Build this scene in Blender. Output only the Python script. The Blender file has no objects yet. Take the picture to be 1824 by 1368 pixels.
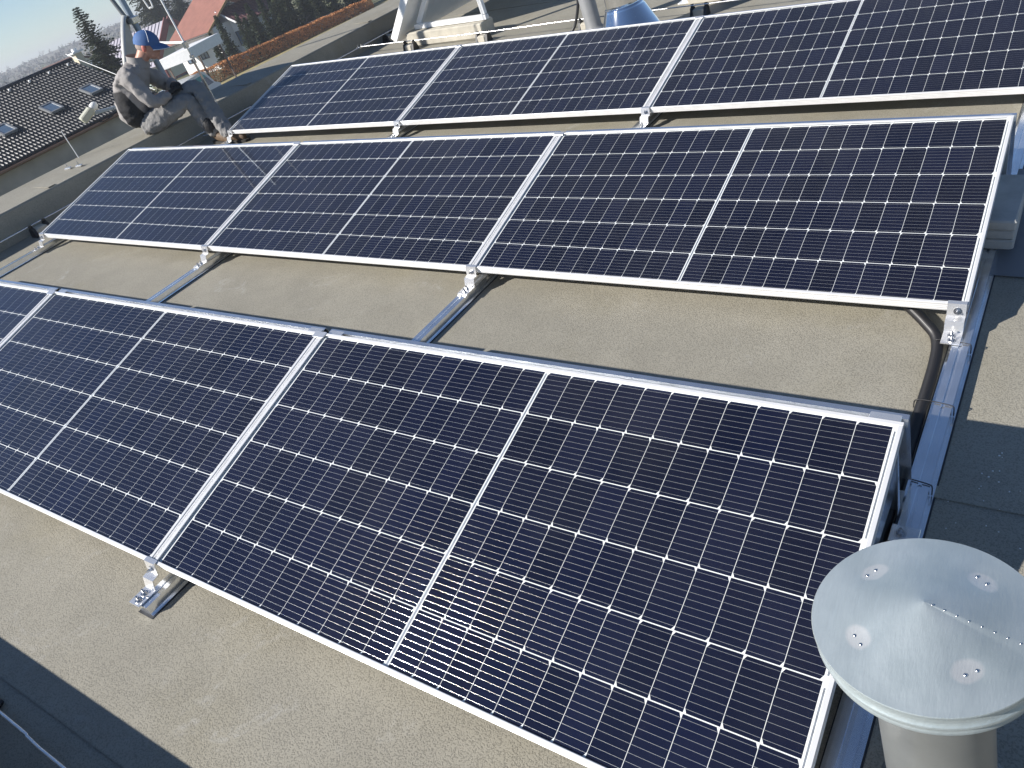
import bpy, bmesh, math, random
from math import sin, cos, pi, radians, hypot
from mathutils import Vector, Matrix, Quaternion, noise

S = bpy.context.scene
COL = S.collection
random.seed(7)

# ------------------------------------------------------------------ camera, sky, sun, exposure
GRAV = Vector((0.10, 0.012, -1.0)).normalized()          # gravity in the frame of the sloping roof
M3 = (-GRAV).rotation_difference(Vector((0, 0, 1))).to_matrix()
MR = M3.to_4x4()                                          # roof frame -> world

cam = bpy.data.cameras.new('camera'); camo = bpy.data.objects.new('camera', cam); COL.objects.link(camo)
CR = Matrix(((0.82253055, 0.5130903, -0.24531988), (-0.14229433, 0.6033012, 0.7847165), (0.5506322, -0.61054566, 0.56924351)))
camo.matrix_world = MR @ Matrix.Translation((0.23955, -2.57088, 1.68103)) @ CR.transposed().to_4x4()
cam.sensor_fit = 'HORIZONTAL'; cam.sensor_width = 36.0; cam.lens = 36.0 * 1408.2347 / 1824.0
cam.clip_start = 0.05; cam.clip_end = 9000
S.camera = camo

SUN_ROOF = Vector((-1.06, -1.22, 1.0)).normalized()
SUN = (M3 @ SUN_ROOF).normalized()
w = bpy.data.worlds.new('World'); S.world = w; w.use_nodes = True
nt = w.node_tree; nt.nodes.clear()
sky = nt.nodes.new('ShaderNodeTexSky'); sky.sky_type = 'NISHITA'; sky.sun_disc = False
sky.sun_elevation = math.asin(SUN.z); sky.sun_rotation = math.atan2(SUN.x, SUN.y)
sky.altitude = 1800; sky.air_density = 1.0; sky.dust_density = 0.0; sky.ozone_density = 3.5
bg = nt.nodes.new('ShaderNodeBackground'); bg.inputs['Strength'].default_value = 0.075
out = nt.nodes.new('ShaderNodeOutputWorld')
nt.links.new(sky.outputs[0], bg.inputs[0]); nt.links.new(bg.outputs[0], out.inputs[0])
sl = bpy.data.lights.new('sun', 'SUN'); so = bpy.data.objects.new('sun', sl); COL.objects.link(so)
sl.energy = 5.0; sl.angle = radians(0.53); sl.color = (1.0, 0.95, 0.88)
so.rotation_euler = (-SUN).to_track_quat('-Z', 'Y').to_euler(); so.location = SUN * 60
S.view_settings.view_transform = 'Standard'; S.view_settings.look = 'None'
S.view_settings.exposure = 0.62; S.view_settings.gamma = 1.0

# ------------------------------------------------------------------ materials
MATS = {}
def mat(name, col, rough=0.6, metal=0.0, spec=0.5, coat=0.0, var=0.0, vscale=8.0, bump=0.0, bscale=40.0, bdist=0.01, obvar=0.0, coords='Object', detail=6):
    if name in MATS: return MATS[name]
    m = bpy.data.materials.new(name); m.use_nodes = True
    n = m.node_tree.nodes; l = m.node_tree.links; b = n['Principled BSDF']
    b.inputs['Base Color'].default_value = (*col, 1); b.inputs['Roughness'].default_value = rough
    b.inputs['Metallic'].default_value = metal; b.inputs['Specular IOR Level'].default_value = spec
    b.inputs['Coat Weight'].default_value = coat
    tc = n.new('ShaderNodeTexCoord')
    if var > 0:
        t = n.new('ShaderNodeTexNoise'); t.inputs['Scale'].default_value = vscale; t.inputs['Detail'].default_value = detail
        l.new(tc.outputs[coords], t.inputs['Vector'])
        r = n.new('ShaderNodeMapRange'); r.inputs[1].default_value = 0.3; r.inputs[2].default_value = 0.7
        r.inputs[3].default_value = 1 - var; r.inputs[4].default_value = 1 + var
        l.new(t.outputs[0], r.inputs[0])
        mx = n.new('ShaderNodeVectorMath'); mx.operation = 'SCALE'; mx.inputs[0].default_value = col
        l.new(r.outputs[0], mx.inputs['Scale']); src = mx.outputs[0]
        l.new(src, b.inputs['Base Color'])
    if obvar > 0:
        oi = n.new('ShaderNodeObjectInfo'); r2 = n.new('ShaderNodeMapRange')
        r2.inputs[3].default_value = 1 - obvar; r2.inputs[4].default_value = 1 + obvar
        l.new(oi.outputs['Random'], r2.inputs[0])
        m2 = n.new('ShaderNodeVectorMath'); m2.operation = 'SCALE'; m2.inputs[0].default_value = col
        if var > 0: l.new(src, m2.inputs[0])
        l.new(r2.outputs[0], m2.inputs['Scale']); l.new(m2.outputs[0], b.inputs['Base Color'])
    if bump > 0:
        t = n.new('ShaderNodeTexNoise'); t.inputs['Scale'].default_value = bscale; t.inputs['Detail'].default_value = 4
        l.new(tc.outputs[coords], t.inputs['Vector'])
        bp = n.new('ShaderNodeBump'); bp.inputs['Strength'].default_value = bump; bp.inputs['Distance'].default_value = bdist
        l.new(t.outputs[0], bp.inputs['Height']); l.new(bp.outputs[0], b.inputs['Normal'])
    MATS[name] = m
    return m

def membrane_material():
    m = bpy.data.materials.new('roof_membrane'); m.use_nodes = True
    n = m.node_tree.nodes; l = m.node_tree.links; b = n['Principled BSDF']
    tc = n.new('ShaderNodeTexCoord')
    def tex(scale, detail=3, dist=0.0, rough=0.5):
        t = n.new('ShaderNodeTexNoise'); t.inputs['Scale'].default_value = scale; t.inputs['Detail'].default_value = detail
        t.inputs['Distortion'].default_value = dist; t.inputs['Roughness'].default_value = rough
        l.new(tc.outputs['Object'], t.inputs['Vector']); return t.outputs[0]
    def rng(v, a, b_, c, d):
        r = n.new('ShaderNodeMapRange'); r.inputs[1].default_value = a; r.inputs[2].default_value = b_; r.inputs[3].default_value = c; r.inputs[4].default_value = d
        l.new(v, r.inputs[0]); return r.outputs[0]
    def mul(a, b_):
        q = n.new('ShaderNodeMath'); q.operation = 'MULTIPLY'; l.new(a, q.inputs[0])
        if isinstance(b_, float): q.inputs[1].default_value = b_
        else: l.new(b_, q.inputs[1])
        return q.outputs[0]
    emb = rng(tex(210, 1.5, 0.6), 0.38, 0.52, 0.0, 1.0)          # the embossed worm pattern of the sheet
    big = rng(tex(0.9, 4), 0.3, 0.7, 0.92, 1.07)
    mid = rng(tex(6, 5), 0.3, 0.7, 0.94, 1.06)
    val = mul(mul(big, mid), rng(emb, 0, 1, 0.74, 1.04))
    dirt = rng(tex(1.7, 6, 0.4), 0.52, 0.72, 0.0, 0.55)          # yellowish water stains
    chalk = mul(rng(tex(3.1, 7, 1.2, 0.65), 0.58, 0.70, 0.0, 1.0), rng(tex(45, 5), 0.4, 0.6, 0.0, 0.5))
    base = n.new('ShaderNodeMix'); base.data_type = 'RGBA'
    base.inputs[6].default_value = (0.306, 0.288, 0.238, 1); base.inputs[7].default_value = (0.262, 0.240, 0.176, 1)
    l.new(dirt, base.inputs[0])
    sc = n.new('ShaderNodeVectorMath'); sc.operation = 'SCALE'; l.new(base.outputs[2], sc.inputs[0]); l.new(val, sc.inputs['Scale'])
    ck = n.new('ShaderNodeMix'); ck.data_type = 'RGBA'; ck.inputs[7].default_value = (0.42, 0.41, 0.38, 1)
    l.new(chalk, ck.inputs[0]); l.new(sc.outputs[0], ck.inputs[6]); l.new(ck.outputs[2], b.inputs['Base Color'])
    b.inputs['Roughness'].default_value = 0.62; b.inputs['Specular IOR Level'].default_value = 0.35
    bp = n.new('ShaderNodeBump'); bp.inputs['Strength'].default_value = 0.5; bp.inputs['Distance'].default_value = 0.0015
    l.new(emb, bp.inputs['Height'])
    bp2 = n.new('ShaderNodeBump'); bp2.inputs['Strength'].default_value = 0.5; bp2.inputs['Distance'].default_value = 0.012
    l.new(tex(2.2, 2), bp2.inputs['Height']); l.new(bp.outputs[0], bp2.inputs['Normal']); l.new(bp2.outputs[0], b.inputs['Normal'])
    return m
MEMB = membrane_material()

def glass_pane_material():
    m = bpy.data.materials.new('panel_glass'); m.use_nodes = True
    n = m.node_tree.nodes; l = m.node_tree.links; n.clear()
    o = n.new('ShaderNodeOutputMaterial'); mx = n.new('ShaderNodeMixShader'); ge = n.new('ShaderNodeNewGeometry')
    tr = n.new('ShaderNodeBsdfTransparent'); tr.inputs[0].default_value = (0.97, 0.985, 0.98, 1)
    gl = n.new('ShaderNodeBsdfGlossy'); gl.inputs['Roughness'].default_value = 0.06
    tc = n.new('ShaderNodeTexCoord'); tx = n.new('ShaderNodeTexNoise'); tx.inputs['Scale'].default_value = 5; tx.inputs['Detail'].default_value = 6
    l.new(tc.outputs['Object'], tx.inputs['Vector'])
    r = n.new('ShaderNodeMapRange'); r.inputs[1].default_value = .35; r.inputs[2].default_value = .7; r.inputs[3].default_value = 0.015; r.inputs[4].default_value = 0.05
    l.new(tx.outputs[0], r.inputs[0]); l.new(r.outputs[0], gl.inputs['Roughness'])
    df = n.new('ShaderNodeBsdfDiffuse'); df.inputs[0].default_value = (.55, .53, .48, 1)     # thin dust film
    m2 = n.new('ShaderNodeMixShader'); m2.inputs[0].default_value = 0.007
    t9 = n.new('ShaderNodeTexNoise'); t9.inputs['Scale'].default_value = 1.6; t9.inputs['Detail'].default_value = 9; t9.inputs['Roughness'].default_value = .68; l.new(tc.outputs['Object'], t9.inputs['Vector'])
    r9 = n.new('ShaderNodeMapRange'); r9.inputs[1].default_value = .35; r9.inputs[2].default_value = .75; r9.inputs[3].default_value = 0.002; r9.inputs[4].default_value = 0.022; l.new(t9.outputs[0], r9.inputs[0]); l.new(r9.outputs[0], m2.inputs[0])
    def mth(op, a, b=None):                                 # Schlick reflectance, the same from both sides of the thin pane
        q = n.new('ShaderNodeMath'); q.operation = op
        for i, v in enumerate((a, b)):
            if v is None: continue
            if isinstance(v, (int, float)): q.inputs[i].default_value = v
            else: l.new(v, q.inputs[i])
        return q.outputs[0]
    dt = n.new('ShaderNodeVectorMath'); dt.operation = 'DOT_PRODUCT'; l.new(ge.outputs['Incoming'], dt.inputs[0]); l.new(ge.outputs['Normal'], dt.inputs[1])
    fz = mth('ADD', mth('MULTIPLY', mth('POWER', mth('SUBTRACT', 1.0, mth('ABSOLUTE', dt.outputs['Value'])), 5.0), 0.965), 0.035)
    l.new(fz, mx.inputs[0]); l.new(tr.outputs[0], mx.inputs[1]); l.new(gl.outputs[0], mx.inputs[2])
    l.new(mx.outputs[0], m2.inputs[1]); l.new(df.outputs[0], m2.inputs[2]); l.new(m2.outputs[0], o.inputs[0])
    return m
GLASS = glass_pane_material()

SILICON = mat('silicon', (0.0042, 0.0053, 0.0155), rough=0.38, spec=0.38, obvar=0.35)
SILICON.node_tree.nodes['Principled BSDF'].inputs['Specular Tint'].default_value = (0.10, 0.24, 1.0, 1)   # blue nitride coating
WIRE = mat('cell_wire', (0.82, 0.82, 0.82), rough=0.17, metal=0.6)
RIBBON = mat('ribbon', (0.62, 0.63, 0.66), rough=0.35, metal=0.8, var=0.2, vscale=60)
BACKSHEET = mat('backsheet', (0.82, 0.83, 0.84), rough=0.5)
ALU = mat('anodised_aluminium', (0.80, 0.80, 0.80), rough=0.36, metal=0.35, var=0.05, vscale=14)
ALUB = mat('bright_aluminium', (0.86, 0.86, 0.86), rough=0.26, metal=0.75, var=0.06, vscale=20, bump=0.15, bscale=30)
GALV = mat('galvanised_sheet', (0.88, 0.91, 0.95), rough=0.19, metal=0.92, var=0.10, vscale=9, bump=0.12, bscale=6)
STEEL = mat('stainless_steel', (0.62, 0.62, 0.62), rough=0.22, metal=1.0)
POLISH = mat('polished_steel', (0.80, 0.81, 0.83), rough=0.07, metal=1.0)
BLACKP = mat('black_plastic', (0.014, 0.014, 0.016), rough=0.42)
RUBBER = mat('rubber_mat', (0.03, 0.033, 0.04), rough=0.8, var=0.2, vscale=30)
CONC = mat('concrete', (0.46, 0.43, 0.36), rough=0.9, var=0.16, vscale=9, bump=0.5, bscale=60, bdist=0.004)
PAVER = mat('concrete_paver', (0.40, 0.40, 0.38), rough=0.9, var=0.14, vscale=14, bump=0.5, bscale=90, bdist=0.003)
WHITEP = mat('white_powder_coat', (0.80, 0.80, 0.79), rough=0.4, var=0.05, vscale=6)
GREYPVC = mat('grey_plastic_pipe', (0.20, 0.205, 0.21), rough=0.5, var=0.1, vscale=8)

# ------------------------------------------------------------------ mesh building
class MB:
    def __init__(s): s.v = []; s.f = []; s.m = []; s.s = []
    def add(s, verts, faces, mi=0, smooth=False, T=None):
        o = len(s.v)
        s.v += [tuple(T @ Vector(p)) if T is not None else tuple(p) for p in verts]
        for f in faces: s.f.append(tuple(i + o for i in f)); s.m.append(mi); s.s.append(smooth)
        return s
    def box(s, c, d, mi=0, T=None, bev=0.0):
        x, y, z = d[0] / 2, d[1] / 2, d[2] / 2
        if bev <= 0:
            vs = [(c[0] + i * x, c[1] + j * y, c[2] + k * z) for i in (-1, 1) for j in (-1, 1) for k in (-1, 1)]
            return s.add(vs, [(0, 1, 3, 2), (4, 6, 7, 5), (0, 4, 5, 1), (2, 3, 7, 6), (0, 2, 6, 4), (1, 5, 7, 3)], mi, False, T)
        vs = []; fs = []                                     # chamfered box: rings
        b = min(bev, x * .9, y * .9, z * .9)
        rings = [(-z, b), (-z + b, 0), (z - b, 0), (z, b)]
        for zz, ins in rings:
            X, Y = x - ins, y - ins
            c2 = b
            for (px, py) in ((-X + c2, -Y), (X - c2, -Y), (X, -Y + c2), (X, Y - c2), (X - c2, Y), (-X + c2, Y), (-X, Y - c2), (-X, -Y + c2)):
                vs.append((c[0] + px, c[1] + py, c[2] + zz))
        for r in range(3):
            for i in range(8):
                j = (i + 1) % 8; fs.append((r * 8 + i, r * 8 + j, r * 8 + 8 + j, r * 8 + 8 + i))
        fs.append(tuple(range(7, -1, -1))); fs.append(tuple(range(24, 32)))
        return s.add(vs, fs, mi, False, T)
    def prism(s, prof, a, b, axis='x', mi=0, smooth=False, T=None, cap=True):
        n = len(prof)
        def P(t, u, v): return (t, u, v) if axis == 'x' else ((u, t, v) if axis == 'y' else (u, v, t))
        vs = [P(a, *p) for p in prof] + [P(b, *p) for p in prof]
        fs = [(i, (i + 1) % n, n + (i + 1) % n, n + i) for i in range(n)]
        if cap: fs += [tuple(range(n - 1, -1, -1)), tuple(range(n, 2 * n))]
        return s.add(vs, fs, mi, smooth, T)
    def tube(s, path, r, n=10, mi=0, T=None, cap=True):
        path = [Vector(p) for p in path]; rr = r if isinstance(r, (list, tuple)) else [r] * len(path)
        vs = []; fs = []; up = None
        for i, p in enumerate(path):
            d = (path[min(i + 1, len(path) - 1)] - path[max(i - 1, 0)]).normalized()
            if up is None: up = d.orthogonal().normalized()
            up = (up - d * up.dot(d)).normalized(); sd = d.cross(up)
            for k in range(n):
                a = 2 * pi * k / n; vs.append(p + (up * cos(a) + sd * sin(a)) * rr[i])
        for i in range(len(path) - 1):
            for k in range(n):
                j = (k + 1) % n; fs.append((i * n + k, i * n + j, (i + 1) * n + j, (i + 1) * n + k))
        s.add(vs, fs, mi, True, T)
        if cap:
            m = len(path) - 1
            s.add(vs[:n], [tuple(range(n - 1, -1, -1))], mi, False, T); s.add(vs[m * n:], [tuple(range(n))], mi, False, T)
        return s
    def lathe(s, prof, n=48, mi=0, T=None, smooth=True):
        vs = []; fs = []
        for r, z in prof:
            for k in range(n): vs.append((r * cos(2 * pi * k / n), r * sin(2 * pi * k / n), z))
        for i in range(len(prof) - 1):
            for k in range(n):
                j = (k + 1) % n; fs.append((i * n + k, i * n + j, (i + 1) * n + j, (i + 1) * n + k))
        return s.add(vs, fs, mi, smooth, T)
    def mesh(s, name, mats):
        me = bpy.data.meshes.new(name); me.from_pydata([tuple(p) for p in s.v], [], s.f)
        for m in (mats if isinstance(mats, (list, tuple)) else [mats]): me.materials.append(m)
        me.polygons.foreach_set('material_index', s.m); me.polygons.foreach_set('use_smooth', s.s)
        me.update(); return me
    def build(s, name, mats, parent=None, loc=(0, 0, 0), rot=(0, 0, 0)):
        return put(name, s.mesh(name, mats), parent, loc, rot)

ROOF_THINGS = []
FRAME = ['roof']
def put(name, me, parent=None, loc=(0, 0, 0), rot=(0, 0, 0)):
    o = bpy.data.objects.new(name, me); COL.objects.link(o); o.location = loc; o.rotation_euler = rot
    if parent is not None: o.parent = parent
    elif FRAME[0] == 'roof': ROOF_THINGS.append(o)
    return o
def tag(o, label=None, cat=None, group=None, kind=None):
    if label: o['label'] = label
    if cat: o['category'] = cat
    if group: o['group'] = group
    if kind: o['kind'] = kind
    return o
def thing(name, label, cat, loc=(0, 0, 0), rot=(0, 0, 0), group=None):
    return tag(put(name, None, None, loc, rot), label, cat, group)
def upright(o):                                            # a plumb thing on the sloping roof
    o.rotation_euler = (M3.inverted() @ o.rotation_euler.to_matrix()).to_euler(); return o

# ------------------------------------------------------------------ constants of the array
W, H, GAP = 2.094, 1.038, 0.022
TILT = radians(13.64); CT, ST = cos(TILT), sin(TILT)
ZR = -0.125; ZT = -0.085                                    # roof skin, top of rails
ROWS = {'A': (-0.028, -1.9325), 'B': (0.0, 0.0), 'C': (0.043, 1.958)}
HP = 0.25; PZ = ZR + HP                                    # parapet height
PXI, PYI = -6.91, -2.63                                     # inner faces of parapets

# ------------------------------------------------------------------ roof, parapets, building below
def sheet_mesh(x0, x1, y0, y1, z, nx, ny, amp=0.0):
    mb = MB(); vs = []; fs = []
    for j in range(ny + 1):
        for i in range(nx + 1):
            x = x0 + (x1 - x0) * i / nx; y = y0 + (y1 - y0) * j / ny
            vs.append((x, y, z + amp * noise.noise(Vector((x * 1.3, y * 1.3, 3.7)))))
    for j in range(ny):
        for i in range(nx):
            a = j * (nx + 1) + i; fs.append((a, a + 1, a + nx + 2, a + nx + 1))
    mb.add(vs, fs, 0, True); return mb
roof = sheet_mesh(PXI - 0.02, 5.0, PYI - 0.02, 11.5, ZR, 1, 1).build('roof', MEMB)
tag(roof, 'flat grey beige membrane roof under the solar panels', 'roof', kind='structure')
yy = PYI + 0.55
for k in range(8):                                          # welded overlaps of the membrane strips
    mb = MB(); y = -0.8 + (k - 1) * 1.63
    prof = [(y, ZR + .0004), (y, ZR + .0035), (y + .004, ZR + .0042), (y + .07, ZR + .0012), (y + .07, ZR + .0004)]
    mb.prism(prof, PXI + 0.01, 4.9, 'x'); mb.build('membrane_seam', MEMB, roof)

def parapet(name, prof, a, b, axis, label):
    t = thing(name, label, 'parapet')
    mb = MB(); mb.prism(prof, a, b, axis, 0); mb.build('membrane_cover', MEMB, t)
    return t
pl = parapet('parapet_wall', [(PXI + .012, ZR - .05), (PXI, PZ - .012), (PXI - .012, PZ), (-7.28, PZ + .012), (-7.43, PZ + .016), (-7.46, PZ + .006), (-7.46, -0.9), (PXI - .05, -0.9)], PYI - 0.60, 11.5, 'y',
             'low membrane covered parapet along which the man in the cap sits')
for y in (-1.4, 0.55, 2.9, 4.9, 6.9):
    mb = MB(); mb.box((-7.19, y, PZ + .0085), (.5, .07, .004)); mb.build('membrane_seam', MEMB, pl)
pf = parapet('parapet_wall', [(PYI + .012, ZR - .05), (PYI, PZ - .012), (PYI - .012, PZ), (PYI - .50, PZ + .012), (PYI - .55, PZ), (PYI - .55, -0.9), (PYI - .05, -0.9)], PXI - 0.01, 5.0, 'x',
              'low parapet casting the straight shadow in front of the first panel row')
FRAME[0] = 'world'
bl = thing('building', 'rendered house wall below the flat panel roof', 'building')
FRAME[0] = 'roof'
ROOF_THINGS.append(bl)
mb = MB(); mb.box((-1.2, 4.1, -3.2), (12.3, 14.4, 5.6)); mb.build('wall', mat('render_wall', (.55, .52, .46), .9, var=.08, vscale=2), bl)

# ------------------------------------------------------------------ solar panels
def frame_profile():
    p = [(0.0006, 0.0), (0.0, -0.0006)]
    for k in range(3):
        z = -0.009 - k * 0.008
        p += [(0.0, z), (0.0022, z - .0008), (0.0022, z - .0028), (0.0, z - .0036)]
    p += [(0.0, -0.035), (0.024, -0.035), (0.024, -0.0335), (0.0035, -0.0335), (0.0035, -0.0045), (0.0105, -0.0045), (0.011, -0.0006), (0.0104, 0.0)]
    return p
FP = frame_profile()
fb = MB(); fb.prism(FP[::-1], 0, W, 'x'); FRAME_LONG = fb.mesh('frame_rail', ALU)
fb = MB(); fb.prism([(p[0], p[1]) for p in FP], 0.0112, H - 0.0112, 'y'); FRAME_SHORT = fb.mesh('frame_rail', ALU)
CW, CH = 0.0833, 0.1661
PITCHX, PITCHY = 0.0848, 0.1690
def cell_mesh(side):
    x, y, c = CW / 2, CH / 2, 0.0115
    if side > 0: pts = [(-x, -y), (x - c * .55, -y), (x, -y + c), (x, y - c), (x - c * .55, y), (-x, y)]
    else: pts = [(x, y), (-x + c * .55, y), (-x, y - c), (-x, -y + c), (-x + c * .55, -y), (x, -y)]
    mb = MB(); mb.add([(p[0], p[1], 0) for p in pts], [tuple(range(6))], 0)
    hw = 0.00030
    for k in range(9):
        yy = (k - 4) * CH / 9.0; x1 = x - .0008
        vs = []
        for xx in (-x1, x1): vs += [(xx, yy - hw, .0001), (xx, yy - hw * .5, .0001 + hw * .24), (xx, yy + hw * .5, .0001 + hw * .24), (xx, yy + hw, .0001)]
        mb.add(vs, [(0, 4, 5, 1), (1, 5, 6, 2), (2, 6, 7, 3)], 1, True)
    return mb.mesh('solar_cell', [SILICON, WIRE])
CELL = {1: cell_mesh(1), -1: cell_mesh(-1)}
mb = MB(); mb.add([(.006, .006, -.0093), (W - .006, .006, -.0093), (W - .006, H - .006, -.0093), (.006, H - .006, -.0093)], [(0, 1, 2, 3)], 0)
mb.add([(.006, .006, -.0105), (W - .006, .006, -.0105), (W - .006, H - .006, -.0105), (.006, H - .006, -.0105)], [(3, 2, 1, 0)], 0); BACK = mb.mesh('backsheet', BACKSHEET)
mb = MB(); mb.add([(.0106, .0106, -.0032), (W - .0106, .0106, -.0032), (W - .0106, H - .0106, -.0032), (.0106, H - .0106, -.0032)], [(0, 1, 2, 3)]); PANE = mb.mesh('glass_pane', GLASS)
YB = (H - (5 * PITCHY + CH)) / 2; HALF = 11 * PITCHX + CW; CG = 0.0150
XB = (W - 2 * HALF - CG) / 2
def ribbon_mesh(y0, y1, wd):
    mb = MB(); mb.add([(-wd / 2, y0, 0), (wd / 2, y0, 0), (wd / 2, y1, 0), (-wd / 2, y1, 0)], [(0, 1, 2, 3)]); return mb.mesh('ribbon', RIBBON)
RIB3 = [ribbon_mesh(YB + 2 * k * PITCHY + .012, YB + (2 * k + 1) * PITCHY + CH - .012, .0042) for k in range(3)]
RIBC = ribbon_mesh(YB + .004, H - YB - .004, .0058)
jb = MB(); jb.box((W / 2, H / 2, -.02), (.07, .05, .018), 0, None, .003); JBOX = jb.mesh('junction_box', BLACKP)

PN = {('A', 0): 'large solar panel beside the round galvanised vent cap',
      ('A', 1): 'solar panel with the stepped foot bracket at its corner above open roof, front parapet row',
      ('A', 2): 'solar panel at the parapet end of the row next to the shaded strip',
      ('B', 0): 'middle row solar panel with corrugated conduit coming out under its edge',
      ('B', 1): 'middle panel of the middle row between two foot brackets',
      ('B', 2): 'middle row solar panel ending beside the left parapet and the sitting man',
      ('C', 0): 'rear row solar panel beyond the steel flue, at the row end above the pavers',
      ('C', 1): 'rear row solar panel in front of the polished steel flue',
      ('C', 2): 'rear row solar panel whose corner touches the boots of the sitting man'}
for row, (dx, dy) in ROWS.items():
    for k in range(3):
        x0 = dx - (k + 1) * W - k * GAP
        p = thing('solar_module', PN[(row, k)], 'solar panel', (x0, dy, 0), (TILT, 0, 0), 'solar panels in three rows on the roof')
        put('frame_rail', FRAME_LONG, p)
        o = put('frame_rail', FRAME_LONG, p, (W, H, 0), (0, 0, pi))
        put('frame_rail', FRAME_SHORT, p)
        o = put('frame_rail', FRAME_SHORT, p, (W, H, 0), (0, 0, pi))
        put('backsheet', BACK, p); put('glass_pane', PANE, p); put('junction_box', JBOX, p)
        for r in range(6):
            me = CELL[-1 if r % 2 else 1]
            cy = YB + CH / 2 + r * PITCHY
            for c in range(24):
                cx = XB + CW / 2 + c * PITCHX + (CG - (PITCHX - CW) if c >= 12 else 0)
                put('solar_cell', me, p, (cx, cy, -.00905))
        for xx in (0.0160, W - 0.0160):
            for q in range(3): put('ribbon', RIB3[q], p, (xx, 0, -.0091))
        put('ribbon', RIBC, p, (W / 2, 0, -.0091))

# ------------------------------------------------------------------ rails, brackets, clamps, deflectors
def bolt(mb, p, r=0.009, h=0.012, mi=0, nrm=(0, 0, 1)):
    q = Vector(nrm).to_track_quat('Z', 'Y').to_matrix().to_4x4(); T = Matrix.Translation(p) @ q
    mb.prism([(r * 1.55 * cos(a * pi / 6), r * 1.55 * sin(a * pi / 6)) for a in range(12)], 0, .002, 'z', mi, False, T)
    mb.prism([(r * cos(a * pi / 3), r * sin(a * pi / 3)) for a in range(6)], .002, .002 + h * .6, 'z', mi, False, T)
    mb.prism([(r * .5 * cos(a * pi / 4), r * .5 * sin(a * pi / 4)) for a in range(8)], .002 + h * .6, h + .006, 'z', mi, False, T)
    return mb
RP = [(-.038, ZR + .002), (-.038, ZR + .0042), (-.027, ZR + .0042), (-.025, ZT), (-.005, ZT), (-.004, ZT - .004), (.004, ZT - .004), (.005, ZT), (.025, ZT), (.027, ZR + .0042), (.036, ZR + .0042), (.036, ZR + .002)]
RAILX = [0.0, -W - GAP / 2, -2 * W - 1.5 * GAP, -3 * W - 2 * GAP]
RAILL = ['aluminium rail on the bare roof strip beside the black conduit', 'aluminium rail crossing the roof between the first and second panels of each row',
         'aluminium rail crossing the roof between the second and third panels of each row', 'aluminium rail along the row ends nearest the left parapet']
for x, lab in zip(RAILX, RAILL):
    r = thing('mounting_rail', lab, 'rail', (x, 0, 0), group='mounting rails under the panel rows')
    segs = [(-2.045, 4.2)] if x < -0.5 else [(-2.045, -1.16), (-1.05, 4.2)]
    for a, b in segs:
        MB().prism(RP, a, b, 'y').build('rail_profile', GALV if x > -0.5 else GALV, r)
        mt = MB(); mt.box((0, (a + b) / 2, ZR + .0014), (.082, b - a + .02, .0016)); mt.build('rubber_pad', RUBBER, r)
    if x > -0.5:
        mb = MB(); mb.box((-.002, -1.0, ZT + .004), (.070, .062, .004), 0, None, .001); mb.build('splice_plate', ALUB, r)
        bb = MB(); bolt(bb, (-.012, -1.0, ZT + .006), .010, .014); bb.build('bolt', STEEL, r)

BR_PROF = [(.010, .0045), (-.0055, .0045), (-.0145, -.040), (-.040, -.0440), (-.052, ZT + .0045), (-.122, ZT + .0045)]
def sheet_prof(path, th):
    up = []; lo = []
    for i, p in enumerate(path):
        a = path[max(i - 1, 0)]; b = path[min(i + 1, len(path) - 1)]
        d = Vector((b[0] - a[0], b[1] - a[1])).normalized(); n = Vector((-d.y, d.x))
        up.append((p[0] + n.x * th / 2, p[1] + n.y * th / 2)); lo.append((p[0] - n.x * th / 2, p[1] - n.y * th / 2))
    return up + lo[::-1]
def bracket_meshes(wd):
    pr = sheet_prof(BR_PROF, .0045)
    mb = MB(); mb.prism(pr, -wd / 2, wd / 2, 'x'); plate = mb.mesh('bracket_plate', ALUB)
    bo = []
    for p, n_ in (((.004, -.0125, -.020), (0, -1, .2)), ((-.002, -.075, ZT + .007), (0, 0, 1)), ((.003, -.103, ZT + .007), (0, 0, 1))):
        b = MB(); bolt(b, p, .0085, .013, 0, n_); bo.append(b.mesh('bolt', STEEL))
    return plate, bo
BRK = bracket_meshes(0.058)
ROWN = {'A': 'front', 'B': 'middle', 'C': 'rear'}
POSN = ['at the conduit end of the', 'between first and second panels of the', 'between second and third panels of the', 'at the left parapet end of the']
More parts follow.
